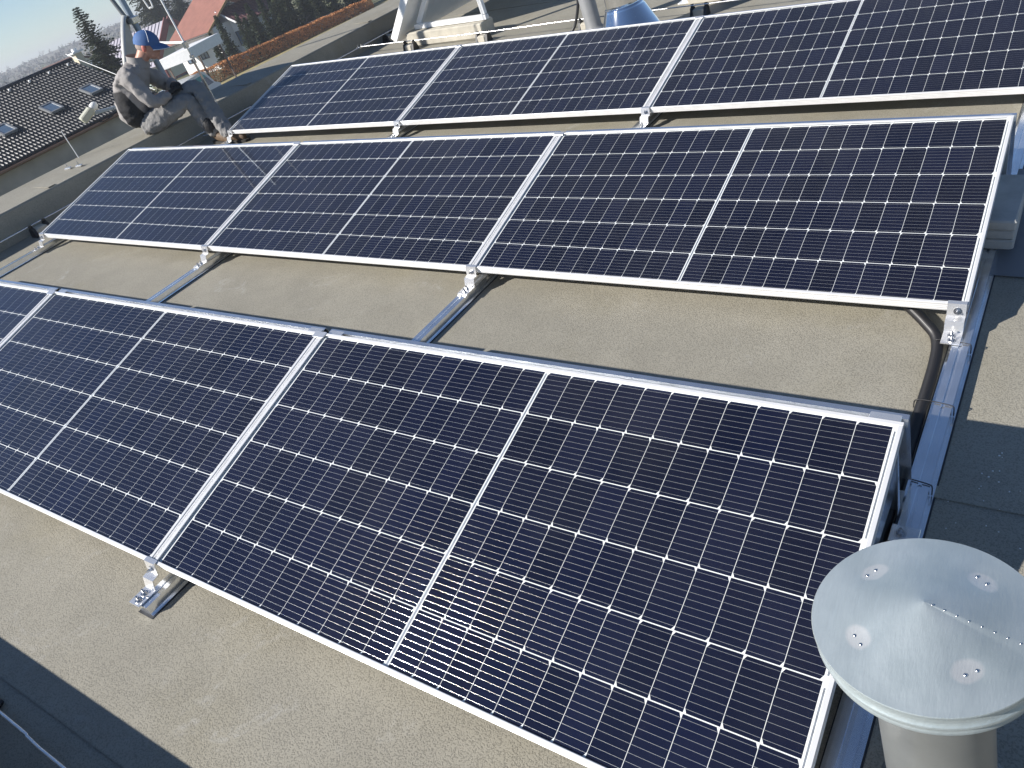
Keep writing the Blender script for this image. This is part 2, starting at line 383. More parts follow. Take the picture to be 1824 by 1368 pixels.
for row, (dx, dy) in ROWS.items():
    for k, x in enumerate(RAILX):
        xx = x + dx - (0.032 if k == 0 else 0) + (0.03 if k == 3 else 0)
        b = thing('foot_bracket', 'stepped aluminium foot bracket ' + POSN[k] + ' ' + ROWN[row] + ' panel row', 'bracket', (xx, dy, 0), group='foot brackets on the rails')
        put('bracket_plate', BRK[0], b)
        for m_ in BRK[1]: put('bolt', m_, b)
        # rear support leg
        ytop = H * CT - .045; ztop = H * ST - .047
        leg = thing('support_leg', 'bent sheet rear support leg ' + POSN[k] + ' ' + ROWN[row] + ' panel row', 'support', (xx, dy, 0), group='rear support legs')
        path = [(ytop - .05, ztop - .012), (ytop, ztop), (ytop + .055, ZT + .003), (ytop + .13, ZT + .003)]
        MB().prism(sheet_prof(path, .003), -.03, .03, 'x').build('leg_plate', GALV, leg)
        for s_ in (-1, 1):
            q = [(ytop - .004, ztop - .004), (ytop + .052, ZT + .008), (ytop + .03, ZT + .008), (ytop - .02, ztop - .008)]
            MB().prism(q, s_ * .030 - .0012, s_ * .030 + .0012, 'x').build('leg_flange', GALV, leg)
        bb = MB(); bolt(bb, (0, ytop + .10, ZT + .0045), .0085, .012); bb.build('bolt', STEEL, leg)
        if k == 0:                                          # closed sheet cheek at the row end
            yb = ytop - .34; zb = yb * ST / CT - .040
            MB().prism([(ytop + .02, ztop - .01), (ytop + .075, ZT + .045), (yb, ZT + .045), (yb, zb)], .010, .0125, 'x').build('side_plate', GALV, leg)
    for k in (0, 1):                                        # clamping strip in each gap between panels
        xg = dx - (k + 1) * W - k * GAP - GAP / 2
        c = thing('clamp_strip', 'grooved clamp strip between ' + ('first and second' if k == 0 else 'second and third') + ' panels of the ' + ROWN[row] + ' row', 'clamp', (xg, dy, 0), (TILT, 0, 0), group='clamp strips between panels')
        g = GAP / 2 - .0012
        pr = [(-g, -.030), (-g, -.0035), (-g + .003, -.0025), (-.0035, -.0025), (-.0025, -.007), (.0025, -.007), (.0035, -.0025), (g - .003, -.0025), (g, -.0035), (g, -.030)]
        MB().prism(pr, .001, H - .001, 'y').build('strip_profile', ALU, c)
        mb = MB(); mb.box((0, H - .012, .0018), (.062, .030, .003), 0, None, .001); mb.build('end_plate', ALUB, c)
    for k in range(3):                                      # wind deflector behind each panel
        x0 = dx - (k + 1) * W - k * GAP
        d = thing('wind_deflector', 'galvanised wind deflector sheet behind ' + ['the conduit end panel', 'the centre panel', 'the left parapet end panel'][k] + ' of the ' + ROWN[row] + ' row', 'deflector', (x0, dy + H * CT, H * ST), group='wind deflectors behind the panels')
        path = [(.020, -.034), (.024, -.010), (.040, -.008), (.125, ZT - H * ST + .012), (.150, ZT - H * ST + .010)]
        MB().prism(sheet_prof(path, .0014), .006, W - .006 + (0.012 if k == 0 else 0), 'x').build('deflector_sheet', GALV, d)
        for xx in (0.02, W - .075):
            mb = MB(); mb.box((xx + .028, .017, -.010), (.075, .036, .003), 0, None, .001); mb.build('joint_tab', ALUB, d)

# ------------------------------------------------------------------ conduit, ties, pavers, mats on the strip
def smooth_path(pts, n=10):
    P = [Vector(p) for p in pts]; out = []
    for i in range(len(P) - 1):
        a = P[max(i - 1, 0)]; b = P[i]; c = P[i + 1]; d = P[min(i + 2, len(P) - 1)]
        for k in range(n):
            t = k / n
            out.append(0.5 * ((2 * b) + (c - a) * t + (2 * a - 5 * b + 4 * c - d) * t * t + (3 * b - a - 3 * c + d) * t ** 3))
    out.append(P[-1]); return out
def corrugated(path, r, pitch):
    L = [0]
    for a, b in zip(path, path[1:]): L.append(L[-1] + (b - a).length)
    pts = []; rad = []; t = 0; i = 0
    while t < L[-1]:
        while L[i + 1] < t: i += 1
        u = (t - L[i]) / max(L[i + 1] - L[i], 1e-9); pts.append(path[i].lerp(path[i + 1], u)); rad.append(r if (len(pts) // 2) % 2 else r * .86); t += pitch / 4
    return pts, rad
cp = smooth_path([(-.55, .55, -.06), (-.36, .32, -.075), (-.23, .145, -.092), (-.130, .02, -.10), (-.078, -.07, -.104), (-.062, -.22, -.105), (-.060, -.50, -.105), (-.060, -.85, -.104), (-.060, -1.4, -.104)], 14)
pts, rad = corrugated(cp, .0190, .0066)
MB().tube(pts, rad, 12).build('cable_conduit', BLACKP)
tag(bpy.data.objects['cable_conduit'], 'black corrugated cable conduit bending along the right rail', 'conduit')
for i, (y, lab) in enumerate(((-.10, 'thin black cable tie round rail and conduit below the bright foot bracket'), (-.43, 'thin black cable tie round rail and conduit halfway along bare rail'), (-.785, 'thin black cable tie at the lower corner of the front deflector'))):
    lp = smooth_path([(-.083, y, ZR + .008), (-.080, y, -.088), (-.056, y, -.0815), (-.015, y - .004, ZT + .004), (.022, y - .010, ZT + .0035), (.030, y - .012, ZT - .002), (.031, y - .013, ZR + .008)], 5)
    t = tag(put('cable_tie', MB().tube(lp, .0019, 6).mesh('cable_tie', BLACKP)), lab, 'cable tie', 'cable ties on the conduit rail')
pv = [(.085, .72, 0, 'lowest grey concrete paver of the stack beside the middle row'), (.082, .722, .012, 'middle grey concrete paver of the stack beside the middle row'), (.088, .718, -.01, 'top grey concrete paver of the stack beside the middle row')]
for k, (x, y, a, lab) in enumerate(pv):
    mb = MB(); mb.box((0, 0, .020), (.20, .40, .040), 0, None, .006)
    tag(put('concrete_paver', mb.mesh('concrete_paver', PAVER), None, (x - .105, y, ZT + .002 + k * .0405), (0, 0, a)), lab, 'paver', 'ballast pavers')
mb = MB(); mb.prism([(-.05, .40), (.9, .36), (.9, 1.3), (-.05, 1.3)], ZR + .0045, ZR + .0075, 'z')
tag(mb.build('protection_mat', mat('shade_blue_mat', (.16, .17, .19), .55)), 'thin protection mat under the stacked pavers, coloured with the dark blue of the shade', 'mat')  # dark blue-grey is the shade beside the row, put into the mat colour
rnd = random.Random(3)
mb = MB()
for k in range(46):                                         # metal swarf and crumbs on the shaded strip
    x = .06 + rnd.random() ** .8 * .3; y = -.56 - rnd.random() * .40; s_ = rnd.uniform(.0008, .0028)
    mb.box((x, y, ZR + .004), (s_ * rnd.uniform(1, 2.2), s_, s_), 0, Matrix.Rotation(0, 4, 'Z'))
o = mb.build('swarf', mat('white_crumbs', (.8, .8, .8), .5)); tag(o, 'scattered white drilling crumbs on the shaded roof', 'crumbs', kind='stuff')

# ------------------------------------------------------------------ near vent pipe with conical cap
def cap_material():
    m = bpy.data.materials.new('weathered_zinc'); m.use_nodes = True
    n = m.node_tree.nodes; l = m.node_tree.links; b = n['Principled BSDF']; tc = n.new('ShaderNodeTexCoord')
    t = n.new('ShaderNodeTexNoise'); t.inputs['Scale'].default_value = 7; t.inputs['Detail'].default_value = 7; l.new(tc.outputs['Object'], t.inputs['Vector'])
    cr = n.new('ShaderNodeValToRGB'); cr.color_ramp.elements[0].position = .3; cr.color_ramp.elements[0].color = (.43, .50, .51, 1)
    cr.color_ramp.elements[1].position = .72; cr.color_ramp.elements[1].color = (.58, .64, .65, 1); l.new(t.outputs[0], cr.inputs[0])
    prev = cr.outputs[0]; rprev = None
    for (x, y) in CAP_SPOTS:                                # pale ground-off patches round the spot welds
        mp = n.new('ShaderNodeMapping'); mp.vector_type = 'POINT'; a = math.atan2(y, x)
        mp.inputs['Location'].default_value = (-(x * cos(a) + y * sin(a)), 0, 0); mp.inputs['Rotation'].default_value = (0, 0, -a)
        l.new(tc.outputs['Object'], mp.inputs['Vector'])
        sx = n.new('ShaderNodeVectorMath'); sx.operation = 'MULTIPLY'; sx.inputs[1].default_value = (1.35, 1, 0); l.new(mp.outputs[0], sx.inputs[0])
        ad = n.new('ShaderNodeVectorMath'); ad.operation = 'ADD'; l.new(sx.outputs[0], ad.inputs[0])
        t2 = n.new('ShaderNodeTexNoise'); t2.inputs['Scale'].default_value = 40; l.new(tc.outputs['Object'], t2.inputs['Vector'])
        s2 = n.new('ShaderNodeVectorMath'); s2.operation = 'SCALE'; s2.inputs['Scale'].default_value = .008; l.new(t2.outputs[1], s2.inputs[0]); l.new(s2.outputs[0], ad.inputs[1])
        ln = n.new('ShaderNodeVectorMath'); ln.operation = 'LENGTH'; l.new(ad.outputs[0], ln.inputs[0])
        r = n.new('ShaderNodeMapRange'); r.inputs[1].default_value = .0275; r.inputs[2].default_value = .021; r.inputs[3].default_value = 0; r.inputs[4].default_value = .7; l.new(ln.outputs[1], r.inputs[0])
        mx = n.new('ShaderNodeMix'); mx.data_type = 'RGBA'; mx.inputs[7].default_value = (.72, .72, .70, 1); l.new(r.outputs[0], mx.inputs[0]); l.new(prev, mx.inputs[6]); prev = mx.outputs[2]
    l.new(prev, b.inputs['Base Color'])
    b.inputs['Metallic'].default_value = .6; b.inputs['Roughness'].default_value = .36
    t3 = n.new('ShaderNodeTexNoise'); t3.inputs['Scale'].default_value = 14; t3.inputs['Detail'].default_value = 5; t3.inputs['Roughness'].default_value = .7; ms = n.new('ShaderNodeMapping'); ms.inputs['Scale'].default_value = (1, .18, 1); l.new(tc.outputs['Object'], ms.inputs['Vector']); l.new(ms.outputs[0], t3.inputs['Vector'])
    rr_ = n.new('ShaderNodeMapRange'); rr_.inputs[3].default_value = .26; rr_.inputs[4].default_value = .52; l.new(t.outputs[0], rr_.inputs[0]); l.new(rr_.outputs[0], b.inputs['Roughness'])
    bp = n.new('ShaderNodeBump'); bp.inputs['Strength'].default_value = .25; bp.inputs['Distance'].default_value = .01; l.new(t3.outputs[0], bp.inputs['Height']); l.new(bp.outputs[0], b.inputs['Normal'])
    return m
CAPR = .176
CAP_SPOTS = [(CAPR * .66 * cos(radians(a)), CAPR * .66 * sin(radians(a))) for a in (146, 54, 222, 312)]
ZINC = cap_material()
vt = upright(thing('vent_pipe', 'galvanised vent pipe with round conical cap and riveted seam', 'vent', (0.198, -1.655, ZR)))
CZ = 0.600
MB().lathe([(.150, -.01), (.150, .004), (.105, .02), (.097, .05)], 40).build('base_collar', GALV, vt)
MB().lathe([(.096, .0), (.096, CZ - .02)], 48).build('pipe', mat('dull_zinc', (.23, .24, .235), .45, .45, var=.14, vscale=7, bump=.15, bscale=10), vt)
n = 96; mb = MB(); vs = []; fs = []
RR = [.0, .012, .03, .06, .09, .105, .118, .131, .145, .16, .172, CAPR]
for r in RR:
    for k in range(n):
        a = 2 * pi * k / n; x, y = r * cos(a), r * sin(a)
        z = CZ + 0.044 * (1 - (r / CAPR)) ** 1.12
        for (sx, sy) in CAP_SPOTS:
            d2 = ((x - sx) ** 2 + (y - sy) ** 2) / .028 ** 2; z -= .0036 * math.exp(-d2)
        da = (a - radians(-8) + pi) % (2 * pi) - pi
        if 0 < da < .5: z += .0016 * (1 - da / .5) * min(1, r / .03)
        vs.append((x, y, z))
for i in range(len(RR) - 1):
    for k in range(n):
        j = (k + 1) % n; fs.append((i * n + k, i * n + j, (i + 1) * n + j, (i + 1) * n + k))
mb.add(vs, fs, 0, True)
cap = mb.build('cap', ZINC, vt)
MB().lathe([(CAPR, CZ), (CAPR + .0015, CZ - .0025), (CAPR, CZ - .005), (CAPR - .0055, CZ - .007), (CAPR - .0055, CZ - .026), (CAPR - .002, CZ - .030), (CAPR - .0005, CZ - .034), (CAPR - .002, CZ - .038), (CAPR - .0085, CZ - .040), (CAPR - .0085, CZ - .054), (CAPR - .006, CZ - .057), (CAPR - .009, CZ - .060), (CAPR - .03, CZ - .060), (.096, CZ - .063)], 96).build('cap_rim', ZINC, vt)
def dome(r, h): return MB().lathe([(.0001, h), (r * .5, h * .85), (r * .85, h * .45), (r, 0)], 10)
RIV = dome(.0036, .0024).mesh('rivet', STEEL); RIVS = dome(.0022, .0015).mesh('rivet', STEEL)
def capz(r): return CZ + 0.044 * (1 - r / CAPR) ** 1.12
for (sx, sy) in CAP_SPOTS:
    a = math.atan2(sy, sx)
    for s_ in (-1, 1):
        x = sx + cos(a + pi / 2) * .0095 * s_; y = sy + sin(a + pi / 2) * .0095 * s_
        put('rivet', RIV, cap, (x, y, capz(hypot(x, y)) - .0034))
for k in range(10):
    r = .012 + k * .0175; a = radians(-6)
    put('rivet', RIVS, cap, (r * cos(a), r * sin(a), capz(r) + .0012))

# ------------------------------------------------------------------ lightning conductor wires and holders
def holder(x, y, z, along, label, block=True):
    h = thing('wire_holder', label, 'wire holder', (x, y, z), (0, 0, 0 if along == 'x' else pi / 2), 'roof holders of the lightning wire')
    if block: MB().box((0, 0, .035), (.10, .10, .07), 0, None, .012).build('concrete_block', CONC, h)
    for s_ in (-1, 1):
        m_ = MB(); m_.prism([(-.055, 0), (.055, 0), (.030, .075), (.012, .082), (.010, .105), (-.010, .105), (-.012, .082), (-.030, .075)], s_ * .062 - .012, s_ * .062 + .012, 'x'); m_.build('plastic_clip', BLACKP, h)
    return h
def wire(name, path, r, label, m=ALUB):
    return tag(put(name, MB().tube(smooth_path(path, 4), r, 8).mesh(name, m)), label, 'wire', 'lightning conductor wires')
WZ = ZR + .098
wire('conductor_wire', [(-6.75, 4.42, WZ + .004), (-6.0, 4.42, WZ), (-5.0, 4.40, WZ - .004), (-3.8, 4.41, WZ), (-2.65, 4.40, WZ - .003), (-1.0, 4.40, WZ), (3.0, 4.4, WZ)], .0055, 'bright lightning wire stretched on holders behind the rear panel row')
wire('conductor_wire', [(-6.78, -2.5, WZ), (-6.78, -1.2, WZ - .003), (-6.78, .2, WZ), (-6.77, 2.4, WZ - .002), (-6.76, 4.6, WZ), (-6.76, 8.5, WZ)], .0055, 'lightning wire running along the shaded foot of the left parapet')
wire('conductor_wire', [(-6.8, -2.515, WZ - .06), (-4.0, -2.51, WZ - .06), (-2.2, -2.505, WZ - .06), (-1.6, -2.515, WZ - .06), (2.5, -2.52, WZ - .06)], .0055, 'lightning wire lying in the shade along the front parapet')
for x, lab in ((-6.0, 'wire holder in front of the white collector frame'), (-5.0, 'wire holder near the end of the long concrete block'), (-3.78, 'wire holder beside the grey vent pipe'), (-2.66, 'wire holder beside the polished flue collar'), (-1.5, 'wire holder behind the last rear panel')):
    holder(x, 4.41, ZR, 'x', lab)
for y, lab in ((.20, 'dark wire holder at the parapet foot beside the middle row corner'), (2.75, 'wire holder at the parapet foot beside the rear row'), (4.95, 'wire holder at the parapet foot beside the white frame'), (6.6, 'wire holder far along the parapet foot')):
    holder(-6.77, y, ZR, 'y', lab)
h = thing('wire_holder', 'wire holder in the deep shade at the front parapet', 'wire holder', (-2.33, -2.505, ZR), group='roof holders of the lightning wire')
MB().box((0, 0, .012), (.10, .06, .024), 0, None, .008).build('plastic_clip', BLACKP, h)
cc = thing('wire_clamp', 'small crossing clamp where two lightning wires meet', 'clamp', (-6.76, 4.42, WZ - .008))
MB().box((0, 0, .006), (.05, .05, .024), 0, None, .004).build('clamp_body', STEEL, cc)
for s_ in (-1, 1): b = MB(); bolt(b, (s_ * .015, s_ * .015, .018), .008, .02); b.build('bolt', STEEL, cc)
for y, x, lab in ((.877, -7.20, 'small loose metal clamp lying on the left parapet'), (.93, -7.10, 'small loose end clamp casting a long shadow on the parapet')):
    k = thing('loose_clamp', lab, 'clamp', (x, y, PZ + .008), (0, 0, .5))
    MB().box((0, 0, .008), (.06, .035, .016), 0, None, .003).build('clamp_body', ALUB, k)
    b = MB(); bolt(b, (0, 0, .016), .009, .03); b.build('bolt', STEEL, k)

# ------------------------------------------------------------------ solar collector on white frame with concrete feet
def beam(mb, a, b, w_, h_, mi=0):
    a, b = Vector(a), Vector(b); d = b - a; q = d.to_track_quat('X', 'Z').to_matrix().to_4x4()
    mb.box((d.length / 2, 0, 0), (d.length, w_, h_), mi, Matrix.Translation(a) @ q, .004); return mb
blk = [(-5.62, 4.66, 'long concrete ballast block under the near white triangle frame'), (-5.62, 6.9, 'long concrete ballast block under the far white triangle frame')]
for x, y, lab in blk:
    mb = MB(); mb.box((0, 0, .075), (1.06, .24, .15), 0, None, .012)
    tag(put('concrete_block', mb.mesh('concrete_block', CONC), None, (x, y, ZR), (0, 0, 0)), lab, 'concrete block', 'ballast blocks of the collector')
sc = thing('solar_collector', 'tilted solar collector on white triangular frames behind the rear row', 'solar collector', (-5.6, 4.66, ZR + .15))
for y in (0.0, 2.24):
    mb = MB(); beam(mb, (-.46, y, .03), (.53, y, .03), .06, .05); mb.build('base_beam', WHITEP, sc)
    mb = MB(); beam(mb, (.50, y, .058), (.40, y, 1.10), .05, .05); mb.build('post', WHITEP, sc)
    mb = MB(); beam(mb, (-.44, y + .052, .05), (.43, y + .052, 1.10), .05, .06); mb.build('rafter', WHITEP, sc)
mb = MB(); q = Vector((.87, 0, 1.05)).normalized(); ny = Vector((-q.z, 0, q.x)); T = Matrix(((q.x, 0, ny.x, -.47), (0, 1, 0, 0), (q.z, 0, ny.z, .09), (0, 0, 0, 1)))
mb.box((.76, 1.12, .075), (2.0, 2.6, .09), 0, T, .006); mb.build('collector_case', WHITEP, sc)
mb = MB(); mb.box((.76, 1.12, .122), (1.90, 2.5, .006), 0, T); mb.build('glass', mat('collector_glass', (.01, .012, .02), .08), sc)
mb = MB(); mb.box((0, 0, .10), (.62, .30, .20), 0, None, .012)
tag(put('concrete_block', mb.mesh('concrete_block', CONC), None, (-2.62, 4.95, ZR), (0, 0, 0)), 'pale concrete ballast block behind the polished steel flue', 'concrete block', 'ballast blocks of the collector')
pb = thing('frame_post', 'aluminium post fixed beside the pale concrete block', 'post', (-3.0, 4.93, ZR))
mb = MB(); mb.box((0, 0, .6), (.05, .05, 1.2), 0, None, .004); mb.build('post', ALU, pb)
mb = MB(); mb.box((0, 0, .006), (.12, .12, .012), 0, None, .003); mb.build('foot_plate', ALU, pb)

# flues
fl = upright(thing('steel_flue', 'polished stainless steel flue with wide conical collar', 'flue', (-3.10, 3.95, ZR)))
MB().lathe([(.30, .0), (.30, .01), (.275, .03), (.175, .26), (.168, .27), (.168, .285), (.15, .29)], 64).build('collar', POLISH, fl)
MB().lathe([(.15, .0), (.15, .40), (.156, .405), (.156, .425), (.15, .43), (.15, 1.5)], 64).build('pipe', POLISH, fl)
gp = upright(thing('vent_stack', 'plain grey plastic vent stack with a cable beside it', 'vent', (-3.66, 4.33, ZR)))
MB().lathe([(.12, 0), (.115, .015), (.085, .03), (.075, .05), (.075, 1.4)], 32).build('pipe', GREYPVC, gp)
MB().lathe([(.0765, .52), (.079, .525), (.079, .555), (.0765, .56)], 32).build('sleeve', GREYPVC, gp)
tag(put('black_cable', MB().tube(smooth_path([(-3.88, 4.25, ZR + .02), (-3.82, 4.28, ZR + .10), (-3.76, 4.30, ZR + .3), (-3.765, 4.32, ZR + .55), (-3.68, 4.42, ZR + .9)], 8), .014, 10).mesh('black_cable', BLACKP)), 'thick black cable hanging beside the grey vent stack', 'cable')

# ------------------------------------------------------------------ satellite dish, masts
DISHG = mat('dish_grey', (.42, .43, .42), .5, var=.06)
dn = Vector((-.57, -.72, .38)).normalized()
dc = Vector((-7.76, 2.24, .66))
sd = thing('satellite_dish', 'grey satellite dish seen from its edge behind the sitting man', 'satellite dish', (0, 0, 0))
q = dn.to_track_quat('Z', 'Y').to_matrix().to_4x4(); T = Matrix.Translation(dc) @ q
mb = MB(); pr = [(.0001, -.10)] + [(.40 * t, -.10 + .10 * t * t) for t in (.2, .4, .6, .8, 1.0)] + [(.414, .006), (.418, -.035), (.405, -.040), (.40, -.012)] + [(.40 * t, -.108 + .10 * t * t) for t in (.9, .7, .5, .3)] + [(.0001, -.108)]
mb.lathe(pr, 56, 0, T); mb.build('reflector', DISHG, sd)
lnb = Vector((-7.92, 1.66, .345)); foot = dc + (T.to_3x3() @ Vector((0, -.43, -.05)))
low = min([dc + T.to_3x3() @ Vector((.40 * cos(a), .40 * sin(a), -.02)) for a in [i * .1 for i in range(63)]], key=lambda p: p.z)
mb = MB(); beam(mb, low, lnb, .035, .03); mb.build('feed_arm', mat('blue_grey_arm', (.34, .40, .47), .4, .4), sd)
mb = MB(); T2 = Matrix.Translation(lnb) @ (dc - lnb).to_track_quat('Z', 'Y').to_matrix().to_4x4()
mb.box((0, 0, 0), (.10, .07, .15), 0, T2, .01); l1 = mb.build('receiver', mat('lnb_case', (.44, .44, .36), .5), sd)
MB().lathe([(.0001, .155), (.022, .15), (.036, .13), (.038, .10), (.03, .078)], 20, 0, T2).build('feed_cap', mat('white_plastic', (.75, .75, .73), .4), l1)
MB().tube(smooth_path([lnb + Vector((.02, .02, -.06)), lnb + Vector((.08, .08, -.10)), lnb + Vector((.16, .2, -.06)), lnb.lerp(low, .55) + Vector((0, 0, -.01))], 6), .006, 8).build('coax_cable', BLACKP, sd)
mb = MB(); mb.box((0, 0, -.15), (.14, .18, .09), 0, T, .01); mb.build('mount', STEEL, sd)
mast = Vector((-7.56, 2.46, 0))
up = M3.inverted() @ Vector((0, 0, 1))
MB().tube([mast + up * -.5, mast + up * 2.6], .03, 16).build('mast', mat('blue_grey_mast', (.27, .32, .38), .45, .5), sd)
mb = MB(); beam(mb, mast + up * .62, dc - dn * .13, .07, .07); mb.build('mast_clamp', STEEL, sd)
am = thing('antenna_mast', 'slim dark antenna tube rising beside the dish mast', 'mast', (0, 0, 0))
m2 = Vector((-7.75, 2.30, 0))
MB().tube([mast + up * .96 + Vector((-.03, -.03, 0)), m2.lerp(mast, .45) + up * 1.5, m2 + up * 2.6], .021, 14).build('tube', mat('dark_tube', (.20, .21, .22), .5, .4), am)
mb = MB(); mb.box((mast + up * .98)[:], (.11, .09, .06), 0, None, .006); mb.build('clamp_block', GALV, am)
lr = thing('lightning_rod', 'thin white lightning rod standing at the parapet beside the man', 'lightning rod', (0, 0, 0))
rb = Vector((-6.86, 2.40, ZR + .01))
MB().tube([rb + up * .0, rb + up * .80], .0055, 10).build('rod_wire', STEEL, lr)
MB().tube([rb + up * .78, rb + up * 2.6], [.009, .008], 12).build('rod', WHITEP, lr)
MB().tube([rb + up * .83 + Vector((0, 0, 0)), rb + up * .83 + Vector((-.47, -.06, .06))], .013, 12).build('stand_off_arm', WHITEP, lr)
mb = MB(); mb.box((rb + up * .81)[:], (.035, .045, .06), 0, None, .004); mb.build('arm_clamp', STEEL, lr)
mb = MB(); mb.box((rb + up * .70)[:], (.035, .03, .03), 0, None, .004); mb.build('wire_clip', STEEL, lr)
MB().tube(smooth_path([rb + Vector((0, 0, .06)), rb + Vector((.03, -.02, .012)), rb + Vector((.09, -.06, .004)), rb + Vector((.10, -.4, .06))], 6), .005, 8).build('ground_wire', STEEL, lr)
a2 = thing('antenna_hairpin', 'long white hairpin shaped antenna loop above the green house roof', 'antenna', (0, 0, 0))
e = Vector((-8.15, 3.10, 0))
MB().tube(smooth_path([e + up * 2.4 + Vector((-.03, -.02, 0)), e + up * 1.3 + Vector((-.03, -.02, 0)), e + up * 1.0 + Vector((-.02, -.01, 0)), e + up * .975, e + up * 1.0 + Vector((.025, .02, 0)), e + up * 1.3 + Vector((.03, .02, 0)), e + up * 2.4 + Vector((.03, .02, 0))], 6), .009, 10).build('loop', WHITEP, a2)
st = tag(put('marker_rod', MB().tube([Vector((-7.40, 1.11, PZ + .015)), Vector((-7.40, 1.11, PZ + .015)) + up * .26], .0045, 8).mesh('marker_rod', WHITEP)), 'short thin white rod standing on the parapet edge', 'rod')

# ------------------------------------------------------------------ sitting man
def skin_mesh(name, verts, edges, root, m, sub=2, disp=0.0, dsize=.06, parent=None):
    me = bpy.data.meshes.new(name); me.from_pydata([v[:3] for v in verts], edges, [])
    o = bpy.data.objects.new(name, me); COL.objects.link(o)
    sk = o.modifiers.new('skin', 'SKIN'); sk.use_smooth_shade = True; sk.branch_smoothing = .4
    lay = me.skin_vertices[0].data
    for i, v in enumerate(verts):
        r = v[3]; lay[i].radius = r if isinstance(r, tuple) else (r, r); lay[i].use_root = (i == root)
    ss = o.modifiers.new('sub', 'SUBSURF'); ss.levels = sub; ss.render_levels = sub
    if disp > 0:
        tx = bpy.data.textures.new(name + '_folds', 'CLOUDS'); tx.noise_scale = dsize; tx.noise_depth = 2
        dm = o.modifiers.new('folds', 'DISPLACE'); dm.texture = tx; dm.strength = disp; dm.mid_level = .5
    me.materials.append(m)
    dg = bpy.context.evaluated_depsgraph_get(); ev = o.evaluated_get(dg)
    m2 = bpy.data.meshes.new_from_object(ev); m2.name = name
    bpy.data.objects.remove(o); bpy.data.meshes.remove(me)
    for p in m2.polygons: p.use_smooth = True
    if not m2.materials: m2.materials.append(m)
    return put(name, m2, parent)
SKIN = mat('skin', (.48, .25, .18), .5, var=.10, vscale=30)
JACK = mat('jacket_grey', (.29, .272, .262), .85, var=.06, vscale=6, bump=.5, bscale=14, bdist=.02)
JACKD = mat('jacket_black', (.020, .020, .022), .7, bump=.9, bscale=24, bdist=.02)
TROU = mat('trousers_grey', (.21, .205, .20), .82, var=.10, vscale=6, bump=.8, bscale=12, bdist=.04)
CAPB = mat('cap_blue', (.05, .12, .29), .75, var=.08, vscale=40)
man = thing('person', 'man in blue cap and grey work clothes sitting on the parapet bent over his hands', 'person', (0, 0, 0))
V3 = lambda *a: Vector(a)
pel = V3(-6.985, 1.715, .215); hipR = V3(-6.925, 1.645, .215); hipL = V3(-7.00, 1.82, .215)
knR = V3(-6.625, 1.945, .322); anR = V3(-6.535, 2.005, -.045)
knL = V3(-6.61, 2.075, .400); anL = V3(-6.345, 1.995, -.045)
wst = V3(-7.06, 1.65, .36); che = V3(-7.035, 1.69, .53); upc = V3(-6.965, 1.755, .655); nek = V3(-6.885, 1.825, .72); hd0 = V3(-6.835, 1.87, .775); hd = V3(-6.79, 1.915, .825); crn = V3(-6.785, 1.92, .885)
shR = V3(-6.845, 1.625, .655); shL = V3(-7.055, 1.865, .655)
elR = V3(-6.735, 1.665, .385); haR = V3(-6.70, 1.865, .425); elL = V3(-6.98, 2.07, .42); haL = V3(-6.765, 1.975, .455)
fdir = Vector((.75, .66, 0)).normalized()
def body():
    vs = [(*pel, .075), (*wst, .09), (*che, .125), (*upc, .11), (*nek, .058), (*hd0, .065), (*hd, .082), (*crn, .076),
          (*shR, .065), (*elR, .045), (*haR, .034), (*shL, .065), (*elL, .045), (*haL, .034),
          (*hipR, .07), (*knR, .055), (*anR, .042), (*hipL, .07), (*knL, .055), (*anL, .042)]
    ed = [(0, 1), (1, 2), (2, 3), (3, 4), (4, 5), (5, 6), (6, 7), (3, 8), (8, 9), (9, 10), (3, 11), (11, 12), (12, 13), (0, 14), (14, 15), (15, 16), (0, 17), (17, 18), (18, 19)]
    return vs, ed
vs, ed = body(); bod = skin_mesh('body', vs, ed, 0, SKIN, 2, 0, .1, man)
# face
Fh = Vector((.74, .60, -.30)).normalized(); sideR = Fh.cross(Vector((0, 0, 1))).normalized(); upH = sideR.cross(Fh).normalized()
HC = hd + Vector((0, 0, .005))
def ellip(c, ax, rad, n=14, m=10):
    vs = []; fs = []
    for i in range(m + 1):
        t = pi * i / m
        for k in range(n):
            a = 2 * pi * k / n
            vs.append(c + ax[0] * rad[0] * sin(t) * cos(a) + ax[1] * rad[1] * sin(t) * sin(a) + ax[2] * rad[2] * cos(t))
    for i in range(m):
        for k in range(n):
            j = (k + 1) % n; fs.append((i * n + k, i * n + j, (i + 1) * n + j, (i + 1) * n + k))
    return vs, fs
AX = (Fh, sideR, upH)
mb = MB()
for c, r in ((HC, (.099, .078, .112)), (HC + Fh * .035 - upH * .055, (.062, .056, .062)), (HC + Fh * .098 - upH * .012, (.020, .014, .026)), (HC + Fh * .085 - upH * .048, (.018, .026, .012)), (HC + Fh * .07 - upH * .092, (.026, .03, .022))):
    mb.add(*ellip(c, AX, r), 0, True)
head = mb.build('head', SKIN, man)
for s_ in (-1, 1):
    mb = MB(); mb.add(*ellip(HC + sideR * s_ * .080 - Fh * .012 - upH * .008, AX, (.021, .010, .034), 12, 8), 0, True); mb.build('ear', mat('ear_skin', (.55, .17, .13), .5), head)
    mb = MB(); mb.add(*ellip(HC + Fh * .086 + sideR * s_ * .032 + upH * .012, AX, (.010, .013, .009), 10, 6), 0, True); mb.build('eye', mat('eye_white', (.5, .48, .45), .3), head)
mb = MB(); mb.add(*ellip(HC - Fh * .018 - upH * .005, AX, (.088, .0815, .062), 16, 10), 0, True); mb.build('hair', mat('grey_hair', (.30, .24, .21), .85, var=.3, vscale=120), head)
